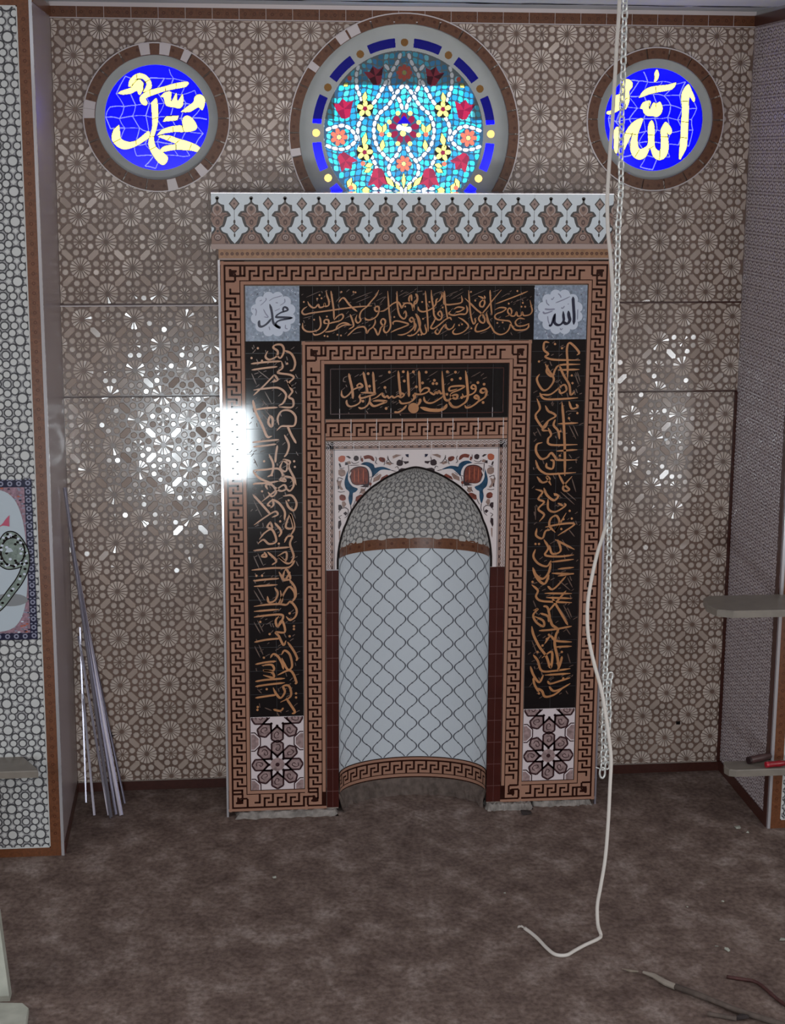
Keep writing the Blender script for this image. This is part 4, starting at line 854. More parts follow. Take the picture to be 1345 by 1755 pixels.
# flowers and leaves, read off the left half and mirrored
SB = [ # (material, outline) in crop pixels
 (sp_dk, [(385,440),(450,395),(540,375),(640,395),(690,470),(700,600),(690,700),(600,720),(500,700),(420,660),(380,560)]),
 (sp_red, [(400,450),(450,410),(540,390),(640,410),(670,470),(680,560),(665,660),(580,670),(470,680),(410,620),(395,520)]),
 (sp_blue, [(550,345),(620,308),(700,312),(770,350),(790,400),(840,390),(930,385),(1050,430),(1040,442),(950,430),(880,440),(830,480),(780,530),(745,560),(740,480),(700,400),(640,360)]),
 (sp_blue, [(345,440),(350,560),(375,650),(430,710),(510,745),(470,800),(430,820),(425,920),(400,1010),(380,1010),(355,900),(370,800),(310,740),(290,640),(310,540)]),
 (sp_or, [(190,230),(240,200),(300,215),(290,290),(230,310),(190,280)]), (sp_dk, [(300,310),(345,310),(350,350),(300,360)]), (sp_dk, [(310,210),(360,205),(400,240),(370,250)]), (sp_dk, [(195,330),(220,330),(240,390),(210,390)]),
 (sp_tau, [(190,440),(240,420),(300,450),(300,520),(240,545),(190,510)]), (sp_dk, [(440,220),(480,200),(520,220),(520,270),(470,290),(440,260)]),
 (sp_red, [(600,210),(680,190),(760,220),(780,290),(740,280),(700,250),(620,260)]), (sp_red, [(850,250),(880,225),(950,240),(960,290),(920,310),(870,290)]), (sp_dk, [(1150,300),(1190,265),(1250,300),(1240,360),(1180,370),(1145,345)]),
 (sp_tau, [(160,600),(210,620),(250,600),(230,690),(270,755),(230,760),(180,700)]), (sp_red, [(205,870),(240,840),(300,860),(310,920),(260,945),(210,920)]), (sp_dk, [(190,1010),(230,1010),(260,1050),(220,1110),(190,1090)]), (sp_dk, [(270,1150),(310,1120),(340,1150),(310,1190)]),
 (sp_red, [(900,560),(990,510),(1030,540),(930,590),(870,620)]), (sp_tau, [(770,570),(880,500),(900,520),(860,600),(760,640)]), (sp_red, [(480,880),(560,840),(620,860),(560,920),(500,960),(470,940)]), (sp_tau, [(560,740),(620,745),(640,800),(600,840),(550,810)]),
 (sp_tau, [(330,300),(380,290),(400,330),(350,345)]), (sp_red, [(560,250),(590,235),(600,290),(575,310)]), (sp_tau, [(960,330),(1010,300),(1080,330),(1040,360)]), (sp_dk, [(1260,300),(1345,290),(1345,320),(1290,340)]), (sp_tau, [(250,960),(290,950),(320,1000),(280,1060),(250,1020)]), (sp_red, [(700,640),(740,650),(730,690),(700,690)]), (sp_dk, [(180,700),(200,690),(205,740),(185,760)]), (sp_dk, [(1180,430),(1230,405),(1340,415),(1250,440),(1180,470)]), (sp_dk, [(190,1280),(230,1260),(240,1330),(200,1420),(185,1380)]), (sp_tau, [(200,1440),(225,1430),(215,1560),(200,1600)]), (navy, [(1290,180),(1345,175),(1345,230),(1310,215)]), (sp_tau, [(1080,210),(1140,180),(1230,190),(1180,210),(1090,250)])]
base = mm(None, 560, 760, 9.607, -.0042); SM = -.0045
flip = lambda u, v, h: base(u, v, h) * np.array([-1, 1, 1]) + np.array([2 * SM, 0, 0])
for f in (base, flip):
    mb = MB()
    for i, (m, pl) in enumerate(SB): tri_fill(mb, pl, m, .0006 + .00004 * i, f)
    for q in ([(400,300),(440,330),(500,320),(530,300)],[(180,560),(230,570),(270,590)],[(640,720),(620,760),(560,790),(540,830)],[(700,560),(760,540),(800,500)],[(420,1040),(450,990),(470,940)],[(800,220),(820,260),(800,310),(830,340)],[(1000,200),(1010,260),(980,300),(1020,330)],[(250,1180),(200,1210),(230,1250)],[(300,1060),(350,1090),(340,1180),(290,1230)],[(1120,400),(1160,380),(1180,420)],[(620,620),(640,650),(620,690)],[(200,400),(240,410),(290,400)],[(180,790),(230,800),(300,790)],[(355,350),(360,430),(380,560)],[(740,560),(720,640),(715,740)],[(360,360),(540,355)],[(390,1010),(400,1100),(380,1150)],[(520,700),(640,715),(700,715)],[(940,360),(950,300),(900,230)],[(1050,440),(1140,460)],[(190,1140),(230,1080),(330,1050)],[(850,490),(790,540)],[(560,200),(560,290)],[(990,230),(1060,320),(1100,330)],[(190,560),(170,640)],[(1250,220),(1240,290),(1345,300)]): mb.stroke(q, 10, sp_dk, .0016, f)
    mb.stroke([(400,470),(360,560),(400,660),(480,700),(600,690)], 26, cream, .0018, f)
    for q in ([(450,430),(455,640)],[(520,410),(520,650)],[(600,420),(600,640)]): mb.stroke(q, 16, sp_or, .0020, f)
    mb.build('flower_ornament', span)

# ---- dark red column tiles
for a, b2 in ((-.488, -.422), (.402, .481)):
    mb = MB(); mb.box(a, b2, -.004, .012, .035, 1.387, marj); z = .13
    while z < 1.38: mb.box(a, b2, -.0052, .0, z - .0012, z + .0012, M('maroon_joint', (104, 70, 68), .3)); z += .1275
    mb.box((a + b2) / 2 - .0008, (a + b2) / 2 + .0008, -.005, 0, .04, 1.38, M('maroon_joint', (104, 70, 68), .3))
    mb.build('column_tiles', NI)

# ---- curved lining of the recess
th = np.linspace(0, math.pi, 400); ex, ey = -NA * np.cos(th), NB * np.sin(th)
sl = np.concatenate([[0], np.cumsum(np.hypot(np.diff(ex), np.diff(ey)))]); sl -= sl[-1] / 2; SMX = sl[-1]
def curved(u, v, h):
    u = np.clip(np.asarray(u, float) + 0 * np.asarray(v, float), -SMX, SMX); t = np.interp(u, sl, th); nx, ny = np.cos(t) / NA, -np.sin(t) / NB; L = np.hypot(nx, ny)
    return np.stack([XC - NA * np.cos(t) + nx / L * h, NB * np.sin(t) + ny / L * h, v + 0 * u], 1)
def skin(mb, z0, z1, m, nz=2, h=0.0):
    us = np.linspace(-SMX, SMX, 73); zs = np.linspace(z0, z1, nz); uu, vv = np.meshgrid(us, zs)
    mb.add(curved(uu.ravel(), vv.ravel(), h + 0 * uu.ravel()), [(j * 73 + i, j * 73 + i + 1, (j + 1) * 73 + i + 1, (j + 1) * 73 + i) for j in range(nz - 1) for i in range(72)], m)
mb = MB(); skin(mb, .222, 1.446, lat_bg); T0 = -.012; zz = np.linspace(.226, 1.440, 150)
for j in range(-8, 9):
    c0 = T0 + .067 * j + .0335; sg = -1 if j % 2 else 1
    if abs(c0) > SMX - .012: continue
    u = c0 + sg * .0285 * np.cos(2 * math.pi * (zz - 1.374) / .136); wv = .0038
    a = curved(u - wv, zz, .0012); b2 = curved(u + wv, zz, .0012); n = len(zz)
    mb.add(np.concatenate([a, b2]), [(i, i + 1, n + i + 1, n + i) for i in range(n - 1)], lat_ln)
    z = 1.374 - .034
    while z > .24:
        mb.piece([(c0 - .006, z), (c0, z + .005), (c0 + .006, z), (c0, z - .005)], lat_ln, .0016, curved); z -= .068
mb.build('lattice_lining', NI)
mb = MB(); skin(mb, 1.440, 1.500, brown, 2, .004)
for k in range(-4, 5): mb.piece([(k * .1335 - .001, 1.442), (k * .1335 + .001, 1.442), (k * .1335 + .001, 1.498), (k * .1335 - .001, 1.498)], grout, .0055, curved)
for k in range(-9, 10): mb.dot(k * .0667 + .033, 1.470, .009, .009, brown_dk, .0048, curved, 8)
mb.build('brown_band', NI)
mb = MB(); skin(mb, .098, .224, key_dk, 2, .002)
fn = lambda u, v, h: curved(np.asarray(u) - SMX, .222 - np.asarray(v), np.asarray(h) + .001)
key_band(mb, 2 * SMX, .122, fn, .0706, h=.002); mb.build('key_pattern_band', NI)
mb = MB(); us = np.linspace(-SMX, SMX, 60); rr = random.Random(8); vs = []
for i, u in enumerate(us):
    for z, h in ((.10, -.004), (.045, .008 + .012 * rr.random()), (.0, .012 + .02 * rr.random())): vs.append(curved(np.array([u]), np.array([z]), h)[0])
mb.add(vs, [(3 * i + j, 3 * i + j + 3, 3 * i + j + 4, 3 * i + j + 1) for i in range(59) for j in (0, 1)], dirt); mb.build('rough_footing', NI)

# ---- pebble-tiled half dome
HZ = np.array([z for _, z in HALF]); HW = np.array([abs(x - XC) for x, _ in HALF]); HZ[0] = 1.40
mz = np.linspace(1.492, 1.9399, 200); mw = np.interp(mz, HZ, HW); md = mw * NB / NA
mt = np.concatenate([[0], np.cumsum(np.hypot(np.diff(mz), np.diff(md)))])
def dome(u, v, h):
    ph = np.clip(np.asarray(u, float) / .345, -math.pi / 2, math.pi / 2); z = np.interp(v, mt, mz); w_ = np.interp(v, mt, mw)
    k = 1 - np.asarray(h) / np.maximum(w_, .03)
    return np.stack([XC + w_ * k * np.sin(ph), w_ * NB / NA * k * np.cos(ph), z - .4 * np.asarray(h)], 1)
UM = .345 * math.pi / 2
mb = MB(); us = np.linspace(-UM, UM, 61); ts = np.linspace(0, mt[-1], 24); uu, vv = np.meshgrid(us, ts)
mb.add(dome(uu.ravel(), vv.ravel(), -.0015 + 0 * uu.ravel()), [(j * 61 + i, j * 61 + i + 1, (j + 1) * 61 + i + 1, (j + 1) * 61 + i) for j in range(23) for i in range(60)], p_mid)
lay(mb, PEBD, .1345, 1, 0.0, .01, (-UM, UM, 0, mt[-1] - .01), dome, h=.002, rim=.002)
mb.build('half_dome', NI)

# ---- cornice with arabesque frieze
KX0, KX1, KZ0, KZ1, KY = -1.068, 1.012, 3.118, 3.372, -.030
mb = MB(); mb.box(KX0, KX1, KY, YK, KZ0, KZ1, crown_bg); mb.box(KX0 - .004, KX1 + .006, KY - .008, YK, 3.092, KZ0, crown_rim)
mb.box(KX0, KX1, KY - .003, YK, KZ1, KZ1 + .003, white_trim)
cor = mb.build('cornice', NI)
mb = MB(); q = .0002205; kz = .000217
SIL = [(0,250),(30,285),(80,330),(160,348),(165,480),(245,495),(295,555),(312,600),(225,635),(210,690),(190,760),(150,850),(82,872),(85,925),(130,975),(225,1008),(260,1085),(320,1170),(388,1240),(388,1262),(0,1262)]
BR0 = [(0,305),(50,350),(85,385),(100,420),(120,500),(150,520),(230,515),(275,578),(180,608),(165,650),(155,710),(120,810),(40,850),(42,930),(95,1000),(190,1035),(225,1120),(270,1190),(300,1250),(0,1250)]
BR = [(x * (.90 if y < 1000 else .96), y + (8 if y < 700 else 0)) for x, y in BR0]
def kf(cx): return clipfn(lambda u, v, h: np.stack([cx + np.asarray(u) * q, KY - np.asarray(h) + 0 * np.asarray(u), KZ1 - (np.asarray(v) - 80) * kz], 1), KX0, KX1, KZ0, KZ1)
for k in range(13):
    cx = -1.037 + .1718 * k; f = kf(cx)
    for pl, m, h in ((SIL, crown_dk, .0006), (BR, crown_br, .0010)):
        full = pl + [(-x, y) for x, y in pl[::-1] if x]
        t = tessellate_polygon([[Vector((a, b2, 0)) for a, b2 in full]]); p = np.array(full, float)
        if cx > KX1 + .02: continue
        mb.add(f(p[:, 0], p[:, 1], h + 0 * p[:, 0]), [tuple(x) for x in t], m)
    mb.dot(0, 190, 46, 42, crown_dk, .0008, f); mb.piece([(-22, 180), (22, 180), (24, 290), (-24, 290)], crown_dk, .0008, f)
    mb.dot(0, 430, 42, 58, crown_bd, .0014, f); mb.stroke([(20,575),(90,500),(85,400),(0,345),(-85,400),(-90,500),(-10,600)], 26, crown_rim, .0016, f, taper=False)
    mb.dot(2, 745, 48, 68, crown_bd, .0014, f); mb.dot(2, 750, 18, 28, crown_br, .0018, f)
    mb.dot(-95, 510, 28, 34, crown_bd, .0013, f, 8); mb.dot(95, 510, 28, 34, crown_bd, .0013, f, 8)
    mb.stroke([(-110,690),(-60,620),(0,600),(60,620),(110,690)], 24, crown_bd, .0013, f); mb.stroke([(-120,790),(-50,850),(0,870),(50,850),(120,790)], 14, crown_rim, .0013, f)
    mb.dot(2, 955, 28, 32, crown_dk, .0014, f, 8); mb.dot(4, 1095, 92, 88, crown_bd, .0014, f, 14); mb.dot(4, 1090, 66, 62, crown_rim, .0018, f, 12); mb.dot(4, 1100, 40, 38, crown_bd, .0022, f, 10); mb.dot(4, 1105, 22, 26, crown_rim, .0026, f, 8)
    for s in (-1, 1):
        mb.stroke([(s*170,1235),(s*190,1150),(s*150,1070),(s*90,1020)], 26, crown_bd, .0014, f); mb.dot(s * 215, 1215, 26, 34, crown_bd, .0014, f, 8); mb.stroke([(s*250,560),(s*160,580),(s*80,640)], 24, crown_bd, .0014, f)
    if k < 12:
        x = 389
        mb.piece([(x - 125, 318), (x, 165), (x + 125, 318), (x, 475)], crown_dk, .0006, f); mb.piece([(x - 92, 318), (x, 205), (x + 92, 318), (x, 432)], sp_tau, .0010, f); mb.dot(x, 318, 22, 26, crown_bd, .0014, f, 8)
        mb.piece([(x - 115, 880), (x, 775), (x + 115, 880), (x, 1000)], crown_dk, .0006, f); mb.piece([(x - 85, 880), (x, 800), (x + 85, 880), (x, 972)], sp_tau, .0010, f); mb.dot(x, 880, 26, 30, crown_bd, .0014, f, 8)
        mb.dot(x, 735, 26, 50, crown_dk, .0008, f, 8); mb.dot(x, 1045, 20, 48, crown_dk, .0008, f, 8); mb.stroke([(x, 480), (x, 700)], 7, crown_dk, .0008, f, taper=False)
        mb.stroke([(x, 85), (x, 160)], 3, rou_gy, .0004, f, taper=False)
mb.build('arabesque_frieze', cor)
mb = MB(); mb.box(-1.034, 1.010, -.008, YK, 3.044, 3.092, strip_br); mb.box(-1.034, 1.010, -.010, .0, 3.036, 3.045, crown_rim); mb.box(-1.030, 1.018, -.002, .0, 3.030, 3.036, black)
rings_row(mb, -1.03, 1.0, True, 3.067, plane(-.008), .026); mb.build('cornice_strip', NI)
# ---- edge trims
for a, b2, m_ in ((NX0 - .011, NX0, white_trim), (NX1, NX1 + .010, steel)):
    mb = MB(); mb.box(a, b2, -.006, .016, .0, 3.036, m_); mb.build('edge_trim', NI)
# ---- mortar under the two legs
def lump(x0, x1, y0, y1, h, seed, m=mortar):
    rr = random.Random(seed); nx, ny = 26, 6; v = []
    for j in range(ny + 1):
        for i in range(nx + 1):
            e = min(i, nx - i, 2 * j); z = (h * (.75 + .35 * rr.random()) if e > 0 else .0) ; yy = y0 + (y1 - y0) * j / ny
            v.append((x0 + (x1 - x0) * i / nx + rr.uniform(-.006, .006), yy + rr.uniform(-.006, .006) - (.02 * rr.random() if j == 0 else 0), z))
    b_ = MB(); n = nx + 1; b_.add(v, [(j * n + i, j * n + i + 1, (j + 1) * n + i + 1, (j + 1) * n + i) for j in range(ny) for i in range(nx)], m); return b_
lump(-.99, -.425, -.035, .06, .030, 1).build('mortar_bed', NI); lump(.398, .66, -.045, .06, .032, 2).build('mortar_bed', NI); lump(.66, 1.0, -.008, .06, .028, 3).build('mortar_bed', NI)
# ================================================================= LOOSE THINGS
def slab(name, pts, z0, z1, m, label, cat, grp=None, bev=.006):
    n = len(pts); b_ = MB(); p = np.array(pts, float); c = p.mean(0); d = c - p; L = np.hypot(d[:, 0], d[:, 1])[:, None]; q = p + d / L * bev
    v = [(x, y, z0) for x, y in p] + [(x, y, z1 - bev) for x, y in p] + [(x, y, z1) for x, y in q]
    b_.add(v, [tuple(range(n))[::-1], tuple(range(2 * n, 3 * n))] + [(k * n + i, k * n + (i + 1) % n, (k + 1) * n + (i + 1) % n, (k + 1) * n + i) for k in (0, 1) for i in range(n)], m)
    return tag(b_.build(name), label, cat, grp)
slab('wall_shelf', [(1.49, YP), (1.452, -.47), (1.430, -.60), (1.455, -.70), (1.53, -.735), (2.35, -.735), (2.35, YP)], 1.277, 1.314, marble, 'upper grey marble shelf slab jutting from the right pier, nothing on it', 'shelf')
slab('wall_shelf', [(1.618, YP), (1.600, -.50), (1.612, -.545), (1.645, -.560), (2.35, -.560), (2.35, YP)], .352, .391, marble, 'lower grey marble shelf slab on the right pier with hand tools lying on it', 'shelf')
slab('wall_shelf', [(-2.07, YP), (-1.985, -.60), (-1.975, -.640), (-2.75, -.640), (-2.75, YP)], .508, .546, marble, 'grey marble shelf slab below the blue bordered tile picture on the left pilaster', 'shelf')

def tube(b_, pts, r, m, n=8, cap=True, rs=None):
    p = np.array(pts, float); N = len(p); t = np.gradient(p, axis=0); t /= np.linalg.norm(t, axis=1)[:, None]; v = []
    up = np.array([0, 0, 1.0]) if abs(t[0][2]) < .9 else np.array([1.0, 0, 0]); a = np.cross(t[0], up); a /= np.linalg.norm(a)
    for i in range(N):
        a = a - t[i] * (a @ t[i]); a /= np.linalg.norm(a); b2 = np.cross(t[i], a); rr_ = rs[i] if rs is not None else r
        for k in range(n): an = 2 * math.pi * k / n; v.append(p[i] + rr_ * (a * math.cos(an) + b2 * math.sin(an)))
    f = [(i * n + k, i * n + (k + 1) % n, (i + 1) * n + (k + 1) % n, (i + 1) * n + k) for i in range(N - 1) for k in range(n)]
    if cap: f += [tuple(range(n))[::-1], tuple((N - 1) * n + k for k in range(n))]
    b_.add(v, f, m)
def sm3(pts, k=6):
    p = np.array(pts, float); q = np.concatenate([[2 * p[0] - p[1]], p, [2 * p[-1] - p[-2]]]); out = []
    for i in range(1, len(q) - 2):
        a, b2, c, d = q[i - 1:i + 3]
        for t in np.linspace(0, 1, k, endpoint=False): out.append(.5 * (2 * b2 + (c - a) * t + (2 * a - 5 * b2 + 4 * c - d) * t * t + (3 * b2 - a - 3 * c + d) * t ** 3))
    out.append(q[-2]); return np.array(out)

# tools on the lower shelf
def tool(loc, ang, m, m2, L, r, label):
    root = empty('hand_tool', loc); root.rotation_euler = (0, 0, ang); tag(root, label, 'tool')
    b_ = MB(); xs = [0, .006, .02, .05, .08, L - .015, L]; rs = [r * .55, r * .9, r, r * .92, r * 1.05, r * .8, r * .5]
    tube(b_, [(x, 0, r * 1.05) for x in xs], r, m, 12, True, rs); h = b_.build('handle', root, smooth=True)
    b_ = MB(); tube(b_, [(-.001, 0, r * 1.05), (.012, 0, r * 1.05)], r * .96, m2, 12); b_.build('end_cap', h)
    b_ = MB(); tube(b_, [(L - .004, 0, r * 1.05), (L + .13, 0, r * 1.0)], r * .28, steel, 8); b_.build('shank', root)
a = G(1282, 1310, .391); b2 = G(1338, 1298, .391); an = math.atan2(b2[1] - a[1], b2[0] - a[0])
tool((a[0], a[1], .391), an, M('dark_brown_handle', (74, 52, 52), .4), dk_pl, .16, .021, 'brown and black handled tool lying at the back of the lower right shelf')
a = G(1312, 1316, .391)
tool((a[0], a[1], .391), an * .35, red_pl, M('bright_red_cap', (176, 30, 50), .2), .12, .017, 'red handled tool lying on the lower right shelf in front of the dark handle')

# chain hanging in front of the niche
CH = tag(empty('hoist_chain', (.64, -1.5, .737)), 'long silver steel chain hanging free in front of the right side of the niche', 'chain')
chain_m = M('chain_steel', (222, 224, 222), .3, .6, metal=.45)
b_ = MB(); ang = np.linspace(0, 2 * math.pi, 15); Lh, Wh, rw = .0135, .0122, .0046
pth = [(Wh * math.cos(t), 0, (Lh if math.sin(t) > 0 else -Lh) * (1 if abs(math.sin(t)) > .2 else abs(math.sin(t)) * 5) * .62 + Wh * math.sin(t) * .75) for t in ang]
tube(b_, pth, rw, chain_m, 6, False); link0 = b_.build('link', CH, smooth=True)
CPX = [(0,1071),(110,1068),(250,1064),(323,1064),(390,1059),(461,1058),(532,1057),(602,1050),(652,1049),(795,1044.5),(939,1044),(1041,1041),(1102,1039.8),(1151,1037),(1225,1035),(1298,1033.6),(1322,1033)]
zs, xs = zip(*[(P(x, y, -1.5)[2], P(x, y, -1.5)[0]) for y, x in CPX]); zs = np.array(zs)[::-1]; xs = np.array(xs)[::-1]
zt = 4.325; z = .800; pos = []
while z < zt: pos.append((float(np.interp(z, zs, xs)), -1.5, z)); z += .0310
pos2 = [(x + .022 + .004 * math.sin(k), -1.492, z) for k, (x, y, z) in enumerate(pos) if z < 1.24]
me0 = link0.data; base_loc = np.array(CH.location)
seq = [(p, k % 2) for k, p in enumerate(pos2)] + [(p, k % 2) for k, p in enumerate(pos)]
for k, (p, odd) in enumerate(seq[:99]):
    o = link0 if k == 0 else link0.copy()
    if k: C.objects.link(o); o.parent = CH
    o.location = tuple(np.array(p) - base_loc); o.rotation_euler = (0, .05 * math.sin(k), (math.pi / 2 if odd else 0) + .45 + .12 * math.sin(k * 1.7))
b_ = MB(); pp = np.array(pth)
for k, (p, odd) in enumerate(seq[99:]):
    a = (math.pi / 2 if odd else 0) + .45 + .12 * math.sin(k); ca, sa = math.cos(a), math.sin(a)
    tube(b_, [(p[0] - base_loc[0] + u * ca, p[1] - base_loc[1] + u * sa, p[2] - base_loc[2] + w_) for u, _, w_ in pp], rw, chain_m, 6, False)
o = b_.build('link', CH, smooth=True); o['kind'] = 'stuff'
b_ = MB(); x0 = P(1032, 1328, -1.5); t = np.linspace(0, 2 * math.pi, 21)
tube(b_, [(x0[0] - base_loc[0] + .0125 * math.cos(a), 0, x0[2] - base_loc[2] + .026 * math.sin(a) + .01) for a in t], .005, chain_m, 8, False)
tube(b_, [(x0[0] - base_loc[0] - .012, 0, x0[2] - base_loc[2] + .03), (x0[0] - base_loc[0] - .032, 0, x0[2] - base_loc[2] + .038)], .003, chain_m, 6)
b_.build('end_ring', CH, smooth=True)

# white cord
CO = [(1062,-6),(1060,30),(1057,70),(1055,110),(1052,160),(1049,210),(1046,250),(1042,310),(1040.5,350),(1042,400),(1046,440),(1050,500),(1053,560),(1055,640),(1055,750),(1049.5,830),(1043,882),(1032,922),(1023,950),(1012,1000),(1006.7,1040),(1007,1080),(1011.6,1110),(1020,1145),(1030,1181),(1037,1220),(1043,1262),(1047,1301),(1045,1350),(1042,1410),(1037,1471),(1029,1520)]
pts = [P(x, y, -1.46 - .14 * min(1, max(0, (y - 900) / 620))) for x, y in CO]
pts[0][2] = 4.33
fl = [(1023.5,1552),(1024.5,1585),(1029.5,1602),(1025,1609),(1002.6,1619.5),(985,1629),(970,1637),(952,1636),(938,1626),(921.6,1609),(910,1599),(899,1591)]
pts += [P(fl[0][0], fl[0][1], -1.605), P(fl[1][0], fl[1][1], -1.615)] + [np.array([*G(x, y, .008)[:2], .008]) for x, y in fl[2:]]
b_ = MB(); tube(b_, sm3(pts, 5), .0085, cord_w, 8)
cord = tag(b_.build('cord', smooth=True), 'off-white cord hanging beside the chain, its dirty end curled on the floor', 'cord')
b_ = MB(); e = G(899, 1591, .008); rr = random.Random(3)
for k in range(7): a = 2.3 + rr.uniform(-.6, .6); tube(b_, [(e[0], e[1], .008), (e[0] + .018 * math.cos(a), e[1] + .018 * math.sin(a), .010 + .006 * rr.random()), (e[0] + .034 * math.cos(a + rr.uniform(-.3, .3)), e[1] + .034 * math.sin(a), .004 + .008 * rr.random())], .0014, cord_w, 5)
b_.build('frayed_end', cord)

# aluminium profiles leaning into the left corner
BARS = [((189.5,1402),(109.7,836),.0115,'longest silver aluminium edge profile leaning in the left corner, its top highest'),
 ((207,1398),(122,930),.011,'silver aluminium edge profile with its foot furthest right in the left corner bundle'),
 ((198,1397),(118,900),.008,'thin silver profile standing between the two brightest profiles in the left corner'),
 ((185.5,1398),(134,1090),.006,'dull thin profile just left of the brightest profile in the left corner'),
 ((161.5,1398),(138,1150),.006,'short thin profile crossing left, its foot second from the left in the corner bundle'),
 ((147.6,1376),(137,1075),.004,'upright thin profile nearest the left wall, its foot furthest left in the bundle'),
 ((213,1378),(131,985),.006,'thin mottled strip behind the others, a modelled reflection of a profile in the tiled back wall')]  # last entry models a mirrored profile, not another loose one
for (bx, by), (tx, ty), wd, lab in BARS:
    p0 = G(bx, by, 0); d = ray(tx, ty); t = (XL + .022 - CP[0]) / d[0]; p1 = CP + t * d
    if p1[1] > YB - .04: p1 = P(tx, ty, YB - .04)
    root = empty('metal_profile', tuple(p0)); tag(root, lab, 'metal profile', None); dv = p1 - p0; L = np.linalg.norm(dv)
    root.rotation_euler = Vector(dv).to_track_quat('Z', 'Y').to_euler()
    b_ = MB(); th_ = .0012; b_.box(-wd, wd, -th_, th_, .002, L, steel); b_.box(-wd, -wd + .0018, -th_, .009, .002, L, steel); b_.box(wd - .0018, wd, -th_, .006, .002, L, steel)
    b_.box(-.0012, .0012, -.006, .0, .002, L, steel); b_.build('angle_strip', root)

# tile picture on the left pilaster
TM = tag(empty('tile_picture', (-2.24, YP, 1.578)), 'tile picture with navy border and black letter on pale blue, on left pilaster', 'tile picture')
def kt(b_, name): o = b_.build(name, TM); o.matrix_parent_inverse = Matrix.Translation((2.24, -YP, -1.578)); return o
mx1, mz0, mz1, mx0 = -1.973, 1.169, 1.987, -2.520; cxm, czm = (mx0 + mx1) / 2, (mz0 + mz1) / 2
pale = M('picture_pale_blue', (178, 190, 200), .15); pinkm = M('picture_corner_pink', (140, 112, 126), .2, var=.4, scale=90)
b_ = MB(); b_.box(mx0, mx1, YP - .008, YP, mz0, mz1, navy); b_.box(mx0 + .036, mx1 - .036, YP - .009, YP, mz0 + .036, mz1 - .036, pinkm)
fn = plane(YP - .009); rr = random.Random(2)
def ringlet(x, z):
    b_.dot(x, z, .013, .013, rou_gy, .0004, plane(YP - .008), 10); b_.dot(x, z, .006, .006, navy, .0008, plane(YP - .008), 8)
    for s in (-1, 1): b_.dot(x + s * .010, z + .019, .006, .004, rou_gy, .0004, plane(YP - .008), 6, s)
z = mz0 + .02
while z < mz1: ringlet(mx1 - .018, z); ringlet(mx0 + .018, z); z += .0435
x = mx0 + .05
while x < mx1 - .03: ringlet(x, mz0 + .018); ringlet(x, mz1 - .018); x += .0435
for k in range(90):
    sx, sz = rr.choice((-1, 1)), rr.choice((-1, 1)); x = cxm + sx * (.2365 - abs(rr.gauss(0, .05))); z = czm + sz * (.372 - abs(rr.gauss(0, .09)))
    b_.dot(x, z, .008, .004, rr.choice((sp_or, navy, rou_gy, rou_wh, rou_bg)), .0006, fn, 6, rr.random() * 3)
kt(b_, 'floral_border')
b_ = MB(); hw, hh = (mx1 - mx0) / 2 - .037, .366
sup = [(cxm + hw * math.copysign(abs(math.cos(t)) ** .42, math.cos(t)), czm + hh * math.copysign(abs(math.sin(t)) ** .80, math.sin(t))) for t in np.linspace(0, 2 * math.pi, 64, endpoint=False)]
b_.piece(sup, pale, .0018, fn); kt(b_, 'oval_field')
fw = mm(None, 0, 800, 5.66, YP - .009); b_ = MB(); gm = M('letter_grey_green', (120, 134, 128), .2, var=.3, scale=60)
b_.dot(100, 1290, 170, 62, M('picture_grey_wash', (128, 132, 136), .2), .0022, fw, 20, 0)
W1 = [(215,925),(150,950),(70,955),(15,915),(0,850),(20,750),(60,680),(100,662),(150,680),(200,740),(240,820),(250,900),(240,990),(190,1100),(110,1210),(0,1350),(-120,1420),(-260,1430),(-380,1350)]
b_.stroke(W1, 84, black, .0026, fw, taper=False); b_.stroke(W1, 62, gm, .0030, fw, taper=False)
b_.dot(125, 822, 124, 146, black, .0031, fw, 24)
b_.dot(125, 822, 108, 130, gm, .0032, fw, 20)
p_ = np.concatenate([smooth_path(W1, False, 3), [(125 + 70 * math.cos(k), 830 + 85 * math.sin(k)) for k in range(7)]])
for k, (x, y) in enumerate(p_): b_.dot(x + 14 * math.sin(k * 2.1), y + 14 * math.cos(k * 1.7), 16, 13, rou_wh if k % 2 else black, .0034, fw, 6, k)
b_.piece([(50, 830), (75, 780), (110, 790), (130, 820), (90, 828)], pale, .0040, fw)
kt(b_, 'letter')
b_ = MB()
for k in range(9): b_.stroke([(-120, 640), (10, 570), (60, 510 + k * 7), (95, 470 + k * 13)], 12, M('tassel_pink', (176, 70, 100), .3), .0030 + .0001 * k, fw)
kt(b_, 'tassel')

# things lying on the floor near the camera
def lying(name, pix, r, m, label, cat, z=None, rs=None):
    z = r if z is None else z; q = [G(x, y, z) for x, y in pix]; b_ = MB(); tube(b_, sm3(q, 3) if len(q) > 2 else q, r, m, 8, True, None); return tag(b_.build(name, smooth=True), label, cat)
a = [G(x, y, .014) for x, y in ((1156,1690),(1200,1706),(1260,1731),(1345,1757),(1420,1782))]; b_ = MB(); tube(b_, a, .013, wood, 8, True)
stick = tag(b_.build('wooden_rod', smooth=True), 'long grey wooden rod with pale tip lying on the floor, lower right', 'rod')
b_ = MB(); tube(b_, [G(1102,1666,.012), G(1120,1672,.013), G(1140,1684,.014), G(1157,1691,.014)], .013, M('pale_wood', (150,140,130), .7), 8, True, [.006,.011,.0135,.0135]); b_.build('bare_tip', stick)
b_ = MB(); tube(b_, [G(1066,1660,.007), G(1080,1664,.008), G(1094,1665,.007)], .007, M('chip_wood', (128,116,104), .8), 6, True, [.002,.007,.004]); tag(b_.build('wood_chip'), 'small pale wood chip on the floor left of the wooden rod', 'wood chip')
